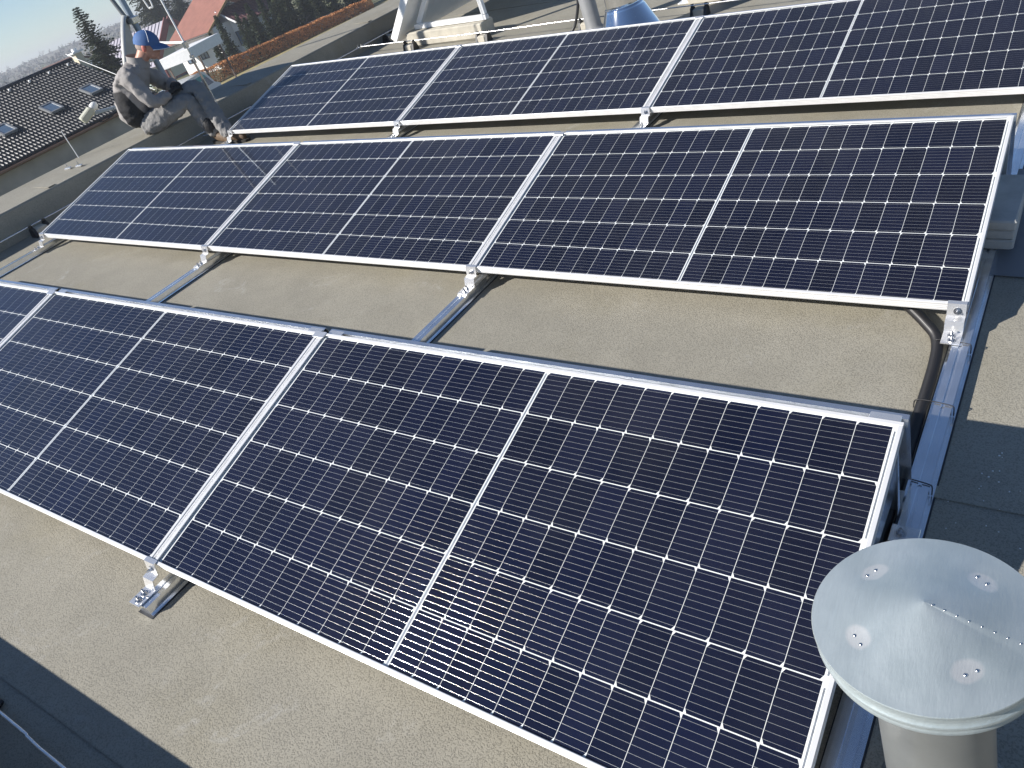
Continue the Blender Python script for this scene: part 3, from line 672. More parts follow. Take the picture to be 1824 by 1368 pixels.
# cap
mb = MB(); vs = []; fs = []; n = 28; m = 8
for i in range(m + 1):
    t = (pi / 2) * i / m * 1.02
    for k in range(n):
        a = 2 * pi * k / n; vs.append(HC + upH * (.030 + .098 * cos(t)) + Fh * (.112 * sin(t) * cos(a) - .004) + sideR * .090 * sin(t) * sin(a) - upH * (.012 if i == m else 0))
for i in range(m):
    for k in range(n):
        j = (k + 1) % n; fs.append((i * n + k, i * n + j, (i + 1) * n + j, (i + 1) * n + k))
mb.add(vs, fs, 0, True); capo = mb.build('cap', CAPB, man)
mb = MB(); vs = []; fs = []; nn = 16
for j, (rr, dz) in enumerate(((1.0, .0), (1.3, -.006), (1.6, -.018), (1.8, -.034))):
    for k in range(nn + 1):
        a = -1.15 + 2.3 * k / nn
        vs.append(HC + upH * (.026 + dz - .014 * abs(sin(a)) ** 2) + Fh * (.105 * cos(a) * (1 + (rr - 1) * cos(a) ** .5)) + sideR * .087 * sin(a))
for j in range(3):
    for k in range(nn): a = j * (nn + 1) + k; fs.append((a, a + 1, a + nn + 2, a + nn + 1))
o2 = len(vs); vs2 = [v - upH * .005 for v in vs]
mb.add(vs, fs, 0, True); mb.add(vs2, [f[::-1] for f in fs], 0, True); mb.build('visor', CAPB, capo)
mb = MB(); mb.tube([vs[3 * (nn + 1) + k] - upH * .002 for k in range(nn + 1)], .0032, 6); mb.build('piping', mat('white_piping', (.7, .72, .76), .6), capo)
mb = MB(); mb.tube([HC + upH * (.030 + .0995 * cos(t)) + Fh * (.1135 * sin(t) * .35) - sideR * 0 + sideR * .089 * sin(t) * .94 for t in [i * .13 for i in range(12)]], .0024, 6); mb.build('piping', MATS['white_piping'], capo)
# jacket
jv = [(*(pel + V3(-.03, -.02, .0)), (.12, .12)), (*(wst + V3(-.01, -.01, -.04)), (.158, .15)), (*wst, (.165, .165)), (*che, (.175, .182)), (*upc, (.145, .165)), (*nek.lerp(upc, .10), (.092, .096)),
      (*shR, .095), (*shR.lerp(elR, .5), .078), (*elR, .070), (*elR.lerp(haR, .55), .056), (*elR.lerp(haR, .95), .048),
      (*shL, .095), (*shL.lerp(elL, .5), .078), (*elL, .070), (*elL.lerp(haL, .55), .056), (*elL.lerp(haL, .95), .048)]
jv.append((*(nek + V3(.004, .004, .030)), (.078, .080)))
je = [(5, 16), (0, 1), (1, 2), (2, 3), (3, 4), (4, 5), (4, 6), (6, 7), (7, 8), (8, 9), (9, 10), (4, 11), (11, 12), (12, 13), (13, 14), (14, 15)]
jk = skin_mesh('jacket', jv, je, 0, JACK, 3, .040, .042, man)
att = jk.data.attributes.new('insert', 'FLOAT', 'POINT')   # black side insert from armpit to hem
side = Vector((.714, -.7, 0))
for i, v_ in enumerate(jk.data.vertices):
    c = v_.co; rel = c - wst; u = rel.dot(Vector((.7, .714, 0))); sdist = rel.dot(side); h_ = .56 - c.z
    att.data[i].value = min(sdist - .01, h_ * .5, (u + .115 - h_ * .12), (.02 + h_ * .33 - u), (c - elR).length - .095, (c - elR.lerp(haR, .5)).length - .09)
jn = JACK.node_tree.nodes; jl = JACK.node_tree.links; ja = jn.new('ShaderNodeAttribute'); ja.attribute_name = 'insert'
jr = jn.new('ShaderNodeMapRange'); jr.inputs[1].default_value = -.004; jr.inputs[2].default_value = .004; jl.new(ja.outputs['Fac'], jr.inputs[0])
jb_ = jn['Principled BSDF'].inputs['Base Color']; jsrc = jb_.links[0].from_socket; jm = jn.new('ShaderNodeMix'); jm.data_type = 'RGBA'; jm.inputs[7].default_value = (.02, .02, .022, 1)
jl.new(jr.outputs[0], jm.inputs[0]); jl.new(jsrc, jm.inputs[6]); jl.new(jm.outputs[2], jb_)
vs_, fs_ = [], []
mb = MB(); rim = []
for k in range(20):
    a = 2 * pi * k / 20; d1 = sideR * cos(a) * .086 + Fh * sin(a) * .086
    rim.append((nek - V3(.012, .012, .03) + d1 * 1.12, nek - V3(.004, .004, -.060) + d1 * (1.0 if sin(a) < .3 else 1.02)))
for a, b in rim: vs_ += [a, b]
for k in range(20): j = (k + 1) % 20; fs_.append((2 * k, 2 * j, 2 * j + 1, 2 * k + 1))
mb.add(vs_, fs_, 0, True); mb.build('collar', mat('collar_grey', (.29, .272, .262), .85, bump=.5, bscale=30), jk)
# trousers
tv = [(*(pel + V3(.01, .01, -.005)), (.13, .135)), (*hipR, .118), (*hipR.lerp(knR, .5), .098), (*knR, .085), (*knR.lerp(anR, .45), .074), (*knR.lerp(anR, 1.06), .070),
      (*hipL, .118), (*hipL.lerp(knL, .5), .098), (*knL, .085), (*knL.lerp(anL, .45), .074), (*knL.lerp(anL, 1.06), .070)]
tv.append((*(pel + V3(-.06, -.055, -.01)), .085))
te = [(0, 11), (0, 1), (1, 2), (2, 3), (3, 4), (4, 5), (0, 6), (6, 7), (7, 8), (8, 9), (9, 10)]
tr = skin_mesh('trousers', tv, te, 0, TROU, 3, .040, .032, man)
mb = MB(); mb.add(*ellip(knR.lerp(anR, .72) + side * .035, (fdir, side, Vector((0, 0, 1))), (.055, .045, .085), 14, 8), 0, True); mb.build('shin_patch', JACKD, tr)
# gloves: palm and five fingers folded round a small tool
GLV = mat('black_glove', (.014, .014, .015), .7)
for hnd, el, s_ in ((haR, elR, 1), (haL, elL, -1)):
    d = (hnd - el).normalized(); sdv = d.cross(Vector((0, 0, 1))).normalized() * s_; dn_ = d.cross(sdv) * s_
    if dn_.z > 0: dn_ = -dn_
    V = [(*(hnd - d * .065), .040), (*(hnd - d * .03), .036), (*hnd, (.042, .028)), (*(hnd + d * .045), (.042, .024))]; E = [(0, 1), (1, 2), (2, 3)]
    for f, L in zip((-1.5, -.5, .5, 1.5), (.060, .072, .068, .052)):
        b0 = hnd + d * .06 + sdv * f * .020; b1 = b0 + d * L * .5 + dn_ * .012; b2 = b1 + d * L * .12 + dn_ * L * .55
        i = len(V); V += [(*b0, .0115), (*b1, .0105), (*b2, .0095)]; E += [(3, i), (i, i + 1), (i + 1, i + 2)]
    t0 = hnd + d * .005 - sdv * .040 + dn_ * .01; t1 = t0 + d * .040 - sdv * .008 + dn_ * .022; i = len(V)
    V += [(*t0, .014), (*t1, .0115)]; E += [(2, i), (i, i + 1)]
    skin_mesh('glove', V, E, 0, GLV, 2, 0, .1, man)
# boots
BOOT = mat('brown_boot', (.115, .075, .045), .7, var=.25, vscale=40); SOLE = mat('boot_sole', (.03, .028, .025), .85)
for an, fd in ((anR, Vector((.86, -.1, 0))), (anL, Vector((.98, .1, 0)))):
    fd = fd.normalized(); zg = ZR + .003
    a0 = Vector((an.x, an.y, zg))
    V = [(*(an + V3(0, 0, .05)), .055), (*(a0 + V3(0, 0, .065)), .052), (*(a0 + fd * .08 + V3(0, 0, .052)), (.045, .05)), (*(a0 + fd * .16 + V3(0, 0, .042)), (.034, .047)), (*(a0 + fd * .205 + V3(0, 0, .038)), (.028, .036)), (*(a0 - fd * .045 + V3(0, 0, .045)), .04)]
    b = skin_mesh('boot', V, [(0, 1), (1, 2), (2, 3), (3, 4), (1, 5)], 0, BOOT, 2, 0, .1, man)
    sdv = fd.cross(Vector((0, 0, 1)))
    pr = [(-.085, -.034), (-.05, -.042), (.06, -.044), (.16, -.048), (.215, -.034), (.232, 0), (.215, .034), (.16, .046), (.06, .038), (-.05, .04), (-.085, .03)]
    T = Matrix(((fd.x, sdv.x, 0, a0.x), (fd.y, sdv.y, 0, a0.y), (0, 0, 1, zg), (0, 0, 0, 1)))
    MB().prism(pr, 0, .022, 'z', 0, False, T).build('sole', SOLE, b)

# ==================================================================  SURROUNDINGS (level world frame)
FRAME[0] = 'world'
GZ = -4.4
def ground_material():
    m = mat('meadow', (.105, .105, .045), .95, var=.45, vscale=.05, bump=.0, detail=10)
    return m
gr = sheet_mesh(-1480, 1480, -1480, 1480, GZ, 2, 2).build('ground', ground_material()); tag(gr, 'dull winter meadow around the houses', 'ground', kind='structure')
rd = MB(); rd.prism([(-51.3, 8), (-46.8, 8), (-42.5, 75), (-47.5, 75)], GZ + .002, GZ + .008, 'z'); tag(rd.build('road', mat('asphalt', (.16, .155, .15), .9, var=.12, vscale=1.2)), 'grey street beyond the parapet in front of the hedge', 'road', kind='structure')

# ---- dark tiled neighbour house
ROOFD = mat('dark_roof_tile', (.022, .023, .027), .36, var=.25, vscale=3, spec=.45)
nh = thing('tiled_house', 'neighbour house with dark pantile roof and three skylights', 'house', (-39, 3.0, 0))
ex, ez, rz = 5.0, -1.03, 1.28; L0, L1 = -14.0, 15.4
slope = Vector((ex, 0, ez - rz)); sll = slope.length; sdir = slope / sll; snorm = Vector((-(ez - rz), 0, ex)).normalized()
mb = MB(); mb.prism([(-4.7, GZ), (4.7, GZ), (4.7, ez - .05), (0, rz - .25), (-4.7, ez - .05)], L0 + .4, L1 - .35, 'y'); mb.build('wall', mat('neighbour_render', (.40, .365, .325), .95, var=.22, vscale=.9, bump=.3, bscale=8), nh)
NR = 19; gauge = sll / NR; TWD = .165
def tile_row():
    mb = MB(); ncol = int((L1 - L0) / TWD); per = 10
    pts = []
    for c in range(ncol):
        for k in range(per):
            u = k / per; y = (c + u) * TWD
            h_ = .066 * (0.5 - .5 * cos(2 * pi * u)) ** 1.2
            pts.append((y, h_))
    pts.append((ncol * TWD, 0))
    vs = []; fs = []
    for (y, h_) in pts: vs += [(0, y, h_ * .9 - .03), (gauge * .86, y, h_ + .012), (gauge * 1.03, y, h_ * .75 - .004), (gauge * 1.03, y, -.03)]
    for i in range(len(pts) - 1):
        a = 4 * i; fs += [(a, a + 1, a + 5, a + 4), (a + 1, a + 2, a + 6, a + 5), (a + 2, a + 3, a + 7, a + 6)]
    mb.add(vs, fs, 0, True); return mb.mesh('tile_course', ROOFD)
TC = tile_row()
rfp = MB(); rfp.prism([(sdir.x * 0, rz - .06), (ex + .12, ez - .115), (ex + .12, ez - .2), (0, rz - .2)], L0, L1, 'y'); rfp.prism([(0, rz - .06), (0, rz - .2), (-ex, ez - .2), (-ex, ez - .06)], L0, L1, 'y'); rf = rfp.build('roof', ROOFD, nh)
ang = math.atan2(-(sdir.z), sdir.x)
for r in range(NR):
    p = Vector((0, L0, rz)) + sdir * gauge * r
    put('tile_course', TC, rf, p, (0, ang, 0))
MB().tube([(0, L0, rz + .01), (0, L1, rz + .01)], .10, 10).build('ridge_cap', ROOFD, rf)
for y in [L1 - .5 - k * 1.0 for k in range(24)]:            # white snow hooks near the ridge
    p = Vector((0, y, rz)) + sdir * gauge * 1.6 + snorm * .06
    mb = MB(); mb.box((0, 0, .03), (.10, .08, .10), 0, Matrix.Translation(p) @ Matrix.Rotation(ang, 4, 'Y'), .015); mb.build('snow_hook', WHITEP, rf)
MB().tube([(ex + .16, L0, ez - .14), (ex + .16, L1, ez - .14)], .06, 8).build('gutter', mat('copper_gutter', (.22, .13, .08), .5, .5), nh)
MB().tube([(-.2, L1 + .03, rz + .30), (.05, L1 + .03, rz + .16), (ex, L1 + .03, ez + .06)], .016, 6).build('verge_wire', WHITEP, nh)
for yw in (12.65, 14.86, 16.86):
    sk = None
    p = Vector((0, yw - 3.0, rz)) + sdir * (2.98 / sdir.x) + snorm * .05
    T = Matrix.Translation(p) @ Matrix.Rotation(ang, 4, 'Y')
    wn = MB()
    for dx_, dy_, sx, sy in ((-.62, 0, .07, .98), (.62, 0, .07, .98), (0, -.46, 1.18, .07), (0, .46, 1.18, .07)): wn.box((dx_ * .62, dy_ * .62, .06), (sx if sx < .1 else sx * .62, sy if sy < .1 else sy * .62, .10), 0, T)
    sk = wn.build('skylight', mat('skylight_frame', (.30, .31, .32), .4, .3), nh)
    MB().box((0, 0, .07), (.74, .54, .02), 0, T).build('pane', mat('window_glass', (.10, .15, .22), .04, 0, 1.0), sk)
cst = thing('chimney_stack', 'cream chimney with white cap rising past the dark roof ridge', 'chimney', (-45.3, 22.2, GZ))
MB().box((0, 0, 2.9), (.42, .42, 5.8)).build('shaft', mat('cream_render', (.62, .55, .42), .9, var=.06), cst)
MB().box((0, 0, 5.86), (.66, .66, .09), 0, None, .01).build('cap_slab', WHITEP, cst)
MB().box((0, 0, 5.98), (.22, .22, .15), 0, None, .01).build('flue_pot', WHITEP, cst)

# ---- other houses
REDT = mat('orange_tile', (.26, .11, .08), .75, var=.14, vscale=1.5, bump=.5, bscale=9, bdist=.05)
BURG = mat('burgundy_sheet', (.105, .035, .038), .42)
WHITEW = mat('white_render', (.80, .79, .77), .9, var=.03, vscale=1)
def roof_slab(mb, a, b, c, d, th=.18, mi=0):
    pts = [Vector(p) for p in (a, b, c, d)]; nrm = (pts[1] - pts[0]).cross(pts[3] - pts[0]).normalized()
    if nrm.z < 0: pts = pts[::-1]; nrm = -nrm
    lo = [p - nrm * th for p in pts]
    mb.add(pts + lo, [(0, 1, 2, 3), (7, 6, 5, 4), (0, 4, 5, 1), (1, 5, 6, 2), (2, 6, 7, 3), (3, 7, 4, 0)], mi); return mb
def windows(parent, specs, axis, frame=WHITEP):
    for (u, v, z, wd, ht, face) in specs:                    # face: fixed coordinate, outward +x or -y
        f = MB(); t = .06
        for (du, dz, su, sz) in ((-wd / 2, 0, t, ht + t), (wd / 2, 0, t, ht + t), (0, -ht / 2, wd, t), (0, ht / 2, wd, t), (0, 0, t * .7, ht)):
            if axis == 'x': f.box((face + .03, u + du, z + dz), (.08, su, sz))
            else: f.box((u + du, face - .03, z + dz), (su, .08, sz))
        o = f.build('window', frame, parent)
        g = MB()
        if axis == 'x': g.box((face + .012, u, z), (.02, wd, ht))
        else: g.box((u, face - .012, z), (wd, .02, ht))
        g.build('pane', MATS['window_glass'], o)
# green house: ridge along x, gable facing +x
gh = thing('green_house', 'pale green gabled house with lilac grey roof and dark red verge boards', 'house', (-54.25, 34.44, 0))
GRN = mat('green_render', (.40, .47, .42), .9, var=.04); LIL = mat('lilac_sheet_roof', (.34, .32, .37), .5, var=.08, vscale=2); TRIM = mat('red_verge', (.20, .065, .06), .6)
gy0, gz0, gap_ = -2.35, -1.15, 1.12
mb = MB(); mb.prism([(-2.1, GZ), (3.4, GZ), (3.4, -2.0), (0, gap_ - .25), (-2.1, gz0 + .1)], -8.0, -.35, 'x'); mb.build('wall', GRN, gh)
mb = MB(); roof_slab(mb, (0, 0, gap_), (-8.3, 0, gap_), (-8.3, gy0 - .15, gz0 - .1), (0, gy0 - .15, gz0 - .1), .16); roof_slab(mb, (0, 0, gap_), (-8.3, 0, gap_), (-8.3, 3.7, -2.3), (0, 3.7, -2.3), .16); gro = mb.build('roof', LIL, gh)
for x in range(0, 16):
    p0 = Vector((-.4 - x * .5, -.05, gap_ + .0)); mb = MB(); beam(mb, p0, Vector((-.4 - x * .5, gy0 - .1, gz0 - .03)), .03, .05); mb.build('roof_seam', LIL, gro)
for (y, z) in ((gy0 - .2, gz0 - .12), (3.75, -2.33)):
    mb = MB(); beam(mb, (.03, 0, gap_ + .0), (.03, y, z), .10, .46); mb.build('verge_board', TRIM, gh)
mb = MB(); beam(mb, (-.25, -1.95, gz0 - .2), (-.25, -1.95, GZ), .16, .16); mb.build('corner_post', TRIM, gh)
GS = 1.45; gh.location = Vector((.41, -2.55, 1.68)).lerp(Vector((-54.25, 34.44, 0)), GS); gh.scale = (GS, GS, GS)
windows(gh, [(.3, 0, -.9, .9, 1.0, -.35), (1.6, 0, -3.0, 1.0, 1.2, -.35), (-.9, 0, -3.0, 1.0, 1.2, -.35)], 'x', TRIM)
# white house with orange roof and burgundy wing
wh = thing('white_house', 'white house with orange tile roof and striped burgundy wing roof', 'house', (-66.6, 48.1, 0))
mb = MB(); mb.prism([(-6.0, GZ), (.7, GZ), (.7, -1.05), (-6.0, -1.05)], -2.0, 4.5, 'y'); mb.build('wall', WHITEW, wh)
mb = MB(); mb.prism([(-2.3, GZ), (2.2, GZ), (2.2, -1.45), (0, -.12), (-2.3, -1.3)], .1, 6.6, 'y'); mb.build('wing_wall', WHITEW, wh)
mb = MB(); roof_slab(mb, (-6.4, -2.6, -1.18), (.75, -2.6, -1.18), (.75, 3.6, 1.95), (-6.4, 3.6, 1.95), .16); roof_slab(mb, (-6.4, 3.6, 1.95), (.75, 3.6, 1.95), (.75, 8.0, -.3), (-6.4, 8.0, -.3), .16); wro = mb.build('roof', REDT, wh)
mb = MB(); roof_slab(mb, (0, -.35, .02), (0, 6.9, .02), (2.55, 6.9, -1.52), (2.55, -.35, -1.52), .12); roof_slab(mb, (0, -.35, .02), (0, 6.9, .02), (-2.5, 6.9, -1.5), (-2.5, -.35, -1.5), .12); wg = mb.build('wing_roof', BURG, wh)
for k in range(18):
    y = -.3 + k * .41; mb = MB(); beam(mb, (0.02, y, .045), (2.54, y, -1.49), .05, .05); mb.build('roof_rib', BURG, wg)
mb = MB(); beam(mb, (.02, -.39, -.04), (2.58, -.39, -1.58), .05, .17); mb.build('fascia', WHITEP, wh)
mb = MB(); beam(mb, (.80, -2.62, -1.26), (.80, 3.5, 1.83), .05, .18); mb.build('fascia', mat('pine_fascia', (.42, .26, .10), .7), wh)
MB().tube([(-6.4, -2.68, -1.28), (.8, -2.68, -1.28)], .07, 8).build('gutter', mat('dark_gutter', (.05, .045, .04), .5), wh)
windows(wh, [(-4.5, 0, -2.6, 1.1, 1.2, -2.0), (-2.2, 0, -2.6, 1.1, 1.2, -2.0), (1.3, 0, -2.7, .9, 1.2, .1)], 'y', MATS['dark_gutter'])
mb = MB(); mb.box((-2.6, -3.3, -2.0), (3.6, 1.5, .12)); mb.build('balcony_slab', WHITEW, wh)
# small white house far left
sh = thing('small_house', 'small white house behind the dark tiled roof ridge', 'house', (-65.2, 33.9, 0))
mb = MB(); mb.prism([(-3.6, GZ), (.9, GZ), (.9, .35), (-1.3, 1.2), (-3.6, .3)], -5, 0, 'x'); mb.build('wall', WHITEW, sh)
mb = MB(); roof_slab(mb, (.15, -1.3, 1.25), (-5.2, -1.3, 1.25), (-5.2, 1.1, .28), (.15, 1.1, .28), .12); roof_slab(mb, (.15, -1.3, 1.25), (-5.2, -1.3, 1.25), (-5.2, -3.8, .2), (.15, -3.8, .2), .12); mb.build('roof', mat('brown_tile', (.12, .07, .06), .8), sh)
# carport
cpn = thing('carport', 'flat white carport roof slab on slim posts beside the street', 'carport', (-48.3, 30.35, 0))
T = Matrix.Rotation(radians(114), 4, 'Z')
mb = MB(); mb.box((0, -.6, -.98), (4.3, 2.2, .62), 0, T, .02); mb.build('roof_slab', WHITEP, cpn)
for x in (-1.9, 1.9):
    for y in (-1.5, .3):
        mb = MB(); mb.box((x, y, (GZ - 1.28) / 2), (.09, .09, -GZ - 1.28), 0, T); mb.build('post', mat('brown_post', (.14, .10, .08), .8), cpn)
# van
def van(name, label, loc, rz, cols):
    t = thing(name, label, 'van', loc, (0, 0, rz))
    pr = [(-2.4, .35), (-2.45, 1.9), (-2.3, 2.15), (1.0, 2.2), (1.3, 2.1), (1.95, 1.3), (2.5, 1.1), (2.55, .4)]
    mb = MB(); mb.prism(pr, -.95, .95, 'y'); bd = mb.build('body', cols[0], t)
    for s_ in (-1, 1):
        mb = MB(); mb.prism([(-2.3, 1.72), (-2.3, 1.98), (1.0, 2.02), (1.2, 1.9), (1.25, 1.72)], s_ * .955 - .01, s_ * .955 + .01, 'y'); mb.build('stripe', cols[1], bd)
        mb = MB(); mb.prism([(.5, 1.3), (.5, 1.8), (1.25, 1.8), (1.75, 1.3)], s_ * .96 - .01, s_ * .96 + .01, 'y'); mb.build('window', MATS['window_glass'], t)
        for x in (-1.6, 1.7):
            T = Matrix.Translation((x, s_ * .85, .36)) @ Matrix.Rotation(pi / 2, 4, 'X')
            MB().lathe([(.0001, -.1), (.2, -.1), (.34, -.1), (.36, -.07), (.36, .07), (.34, .1), (.2, .1), (.0001, .1)], 20, 0, T).build('wheel', RUBBER, t)
        mb = MB(); mb.box((2.53, s_ * .7, .8), (.05, .3, .18)); mb.build('headlight', MATS['window_glass'], t)
    mb = MB(); mb.prism([(1.32, 2.06), (1.36, 2.09), (1.98, 1.33), (1.94, 1.30)], -.85, .85, 'y'); mb.build('windscreen', MATS['window_glass'], t)
    return t
van('parked_van', 'white van with teal roof stripe parked by the carport', (-47.4, 28.6, GZ + .01), radians(115), (mat('van_white', (.75, .76, .76), .25, coat=.5), mat('van_teal', (.03, .30, .32), .3)))

# ---- vegetation
def conifer_meshes(seed, h, r, dens=1.0):
    rn = random.Random(seed); mb = MB(); z = h * .06
    while z < h * .985:
        f = 1 - z / h; R = r * (f ** .75) * rn.uniform(.82, 1.12) + .04
        nb = max(5, int((8 + 13 * f) * dens))
        for k in range(nb):
            a = rn.uniform(0, 2 * pi); L = R * rn.uniform(.65, 1.12); dr = rn.uniform(.02, .5) * L
            d = Vector((cos(a), sin(a), rn.uniform(-.12, .12))); sdv = Vector((-sin(a), cos(a), rn.uniform(-.25, .25)))
            ns = max(3, int(L / .17))
            for s_ in range(ns):
                t = (s_ + rn.random()) / ns; p = d * L * t + Vector((0, 0, z + .10 * L * (1 - t) - dr * t * t + (0.12 * L * t ** 3)))
                for sg in (-1, 1):
                    w_ = (.10 + .17 * L * (1 - t * .75)) * rn.uniform(.5, 1.3)
                    q = p + sdv * sg * w_ + d * w_ * .55 + Vector((0, 0, -w_ * rn.uniform(.1, .55)))
                    q2 = p + d * .10 + Vector((0, 0, rn.uniform(-.02, .06)))
                    q3 = p - d * .03 + sdv * sg * w_ * .25 + Vector((0, 0, -.05 - w_ * .2))
                    mb.add([p, q2, q, q3], [(0, 1, 2, 3)], 0)
        z += h * .012 + .055 * (1 + f)
    tk = MB(); tk.tube([(0, 0, 0), (0, 0, h * .5), (0, 0, h * .97)], [h * .018 + .03, h * .011 + .02, .01], 8)
    return mb, tk
NEED = {}
def needles(i, c): return mat('needles_%d' % i, c, .75, var=.35, vscale=1.5, obvar=.1)
BARK = mat('bark', (.07, .05, .038), .95, var=.3, vscale=8)
kinds = [(5.2, 1.0, 11, (.060, .078, .034)), (4.3, .9, 12, (.066, .084, .034)), (3.4, .85, 13, (.052, .072, .036)), (11.0, 2.6, 14, (.052, .066, .036)), (14.0, 3.2, 15, (.066, .080, .034))]
CON = []
for i, (h_, r_, sd_, c_) in enumerate(kinds):
    cm, tm = conifer_meshes(sd_, h_, r_, 1.0 if i < 3 else 1.25); CON.append((cm.mesh('crown', needles(i, c_)), tm.mesh('trunk', BARK)))
def conifer(kind, loc, label, s_=1.0, rz=0, group=None):
    t = thing('conifer_tree', label, 'tree', loc, (0, 0, rz), group)
    t.scale = (s_, s_, s_); put('crown', CON[kind][0], t); put('trunk', CON[kind][1], t); return t
conifer(3, (-53.4, 28.2, GZ), 'dark spruce standing beside the end of the dark tiled roof', .74, .4).scale = (.98, .98, .75)
conifer(4, (-104.0, 67.0, GZ), 'tall spruce rising behind the pale green house', 1.25, 1.0)
conifer(3, (-106.0, 72.5, GZ), 'narrow spruce between the green house and the orange roof', 1.0, 2.0)
conifer(4, (-92.0, 68.0, GZ), 'broad green conifer behind the orange tile roof', .82, 3.0)
rowc = [(-59.4, 40.9, 1, .80, 'lowest young conifer at the carport end of the hedge'), (-59.6, 42.3, 0, .86, 'slim conifer in front of the white gable, second along the hedge'), (-59.5, 44.2, 0, .78, 'young conifer before the burgundy roof eave'),
        (-59.2, 45.4, 1, 1.0, 'bushy conifer before the burgundy roof'), (-59.3, 46.9, 0, .90, 'conifer at the far end of the burgundy roof'), (-59.0, 48.3, 0, .98, 'tall conifer past the burgundy roof'), (-59.2, 49.6, 0, 1.05, 'dense conifer beside the bare sapling'),
        (-58.9, 51.0, 0, 1.0, 'conifer behind the pile of boards'), (-58.7, 52.6, 0, 1.1, 'conifer behind the heap of rubble'), (-58.5, 54.2, 0, 1.0, 'last conifer of the row by the grass'), (-58.0, 56.0, 0, 1.15, 'conifer beyond the end of the hedge')]
for i, (x, y, k, s_, lab) in enumerate(rowc): conifer(k, (x, y, GZ), lab, s_, i * 1.7, 'conifer row behind the hedge')
CL2 = ['small conifer close behind the burgundy wing roof eave', 'small conifer in the gap after the burgundy roof', 'small conifer filling the gap before the bare sapling', 'small conifer in the shade behind the bare sapling', 'small conifer behind the boards, in the second row', 'small conifer behind the rubble, last of the second row']
for i in range(6): conifer(2, (-61.0 - (i % 2) * .8, 46.0 + i * 1.7, GZ), CL2[i], 1.0 + .08 * i, i, 'conifer second row')

# hedge: brown leaves still on
rn = random.Random(5); mb = MB(); ha, hb = Vector((-59.2, 37.3, GZ)), Vector((-55.0, 55.0, GZ)); hd_ = (hb - ha).normalized(); hs_ = Vector((hd_.y, -hd_.x, 0))
for k in range(17000):
    u = rn.random() * (hb - ha).length; edge = rn.random(); hh = 1.28 + .10 * noise.noise(Vector((u * .9, 0, 0))) - .45 * u / 18
    if edge < .55: p = ha + hd_ * u + hs_ * (.42 + .10 * noise.noise(Vector((u * 2, hh, 1))) + rn.uniform(-.08, .05)) + Vector((0, 0, rn.random() * hh))
    elif edge < .9: p = ha + hd_ * u + hs_ * rn.uniform(-.45, .45) + Vector((0, 0, hh + rn.uniform(-.1, .06)))
    else: p = ha + hd_ * u + hs_ * rn.uniform(-.45, .4) + Vector((0, 0, rn.random() * hh))
    a = Vector((rn.gauss(0, 1), rn.gauss(0, 1), rn.gauss(0, 1))).normalized(); b = a.orthogonal().normalized(); s_ = rn.uniform(.035, .07)
    c = a.cross(b); mb.add([p - b * s_, p - c * s_ * .7, p + b * s_, p + c * s_ * .7], [(0, 1, 2, 3)], rn.choice((0, 0, 1, 2)))
hg = thing('hedge', 'long clipped hedge of rusty brown winter leaves', 'hedge', (0, 0, 0))
mb.build('foliage', [mat('beech_leaf_a', (.55, .25, .09), .8), mat('beech_leaf_b', (.42, .18, .065), .8), mat('beech_leaf_c', (.62, .31, .13), .8)], hg)
tw = MB()
for k in range(90):
    u = rn.random() * (hb - ha).length; p = ha + hd_ * u + hs_ * rn.uniform(-.25, .25); tw.tube([p, p + Vector((rn.uniform(-.1, .1), rn.uniform(-.1, .1), .75))], [.02, .008], 5)
tw.build('stems', BARK, hg)
gs = MB(); gs.prism([(-57.9, 36.6), (-53.0, 36.0), (-49.6, 58.0), (-54.0, 57.6)], GZ + .010, GZ + .016, 'z'); tag(gs.build('verge', mat('dry_grass', (.26, .22, .10), .95, var=.3, vscale=1.6)), 'strip of dry yellow grass in front of the hedge', 'grass', kind='structure')

# pile of boards and rubble
pg = thing('board_pile', 'pile of pale boards and sheets lying beside the hedge end', 'pile', (-57.5, 51.2, GZ))
PLK = mat('weathered_board', (.42, .42, .38), .8, var=.2, vscale=3, obvar=.3)
for k in range(16):
    mb = MB(); mb.box((0, 0, 0), (rn.uniform(.3, .6), rn.uniform(1.6, 3.0), .05)); mb.build('board', PLK, pg, (rn.uniform(-.5, .5), rn.uniform(-1.2, 1.4), .05 + k * .055), (rn.uniform(-.06, .06), rn.uniform(-.06, .06), rn.uniform(-.35, .35) - .25))
rb_ = MB()
for k in range(260):
    p = Vector((-56.4 + rn.gauss(0, .55), 54.3 + rn.gauss(0, 1.2), GZ + abs(rn.gauss(0, .16)))); s_ = rn.uniform(.06, .2)
    rb_.box((0, 0, 0), (s_, s_ * rn.uniform(.5, 1.2), s_ * .7), 0, Matrix.Translation(p) @ Matrix.Rotation(rn.random() * 3, 4, 'Z') @ Matrix.Rotation(rn.random() * 3, 4, 'X'))
tag(rb_.build('rubble', mat('rubble', (.40, .33, .24), .95, var=.3, vscale=2)), 'heap of tan stones and rubble past the boards', 'rubble', kind='stuff')

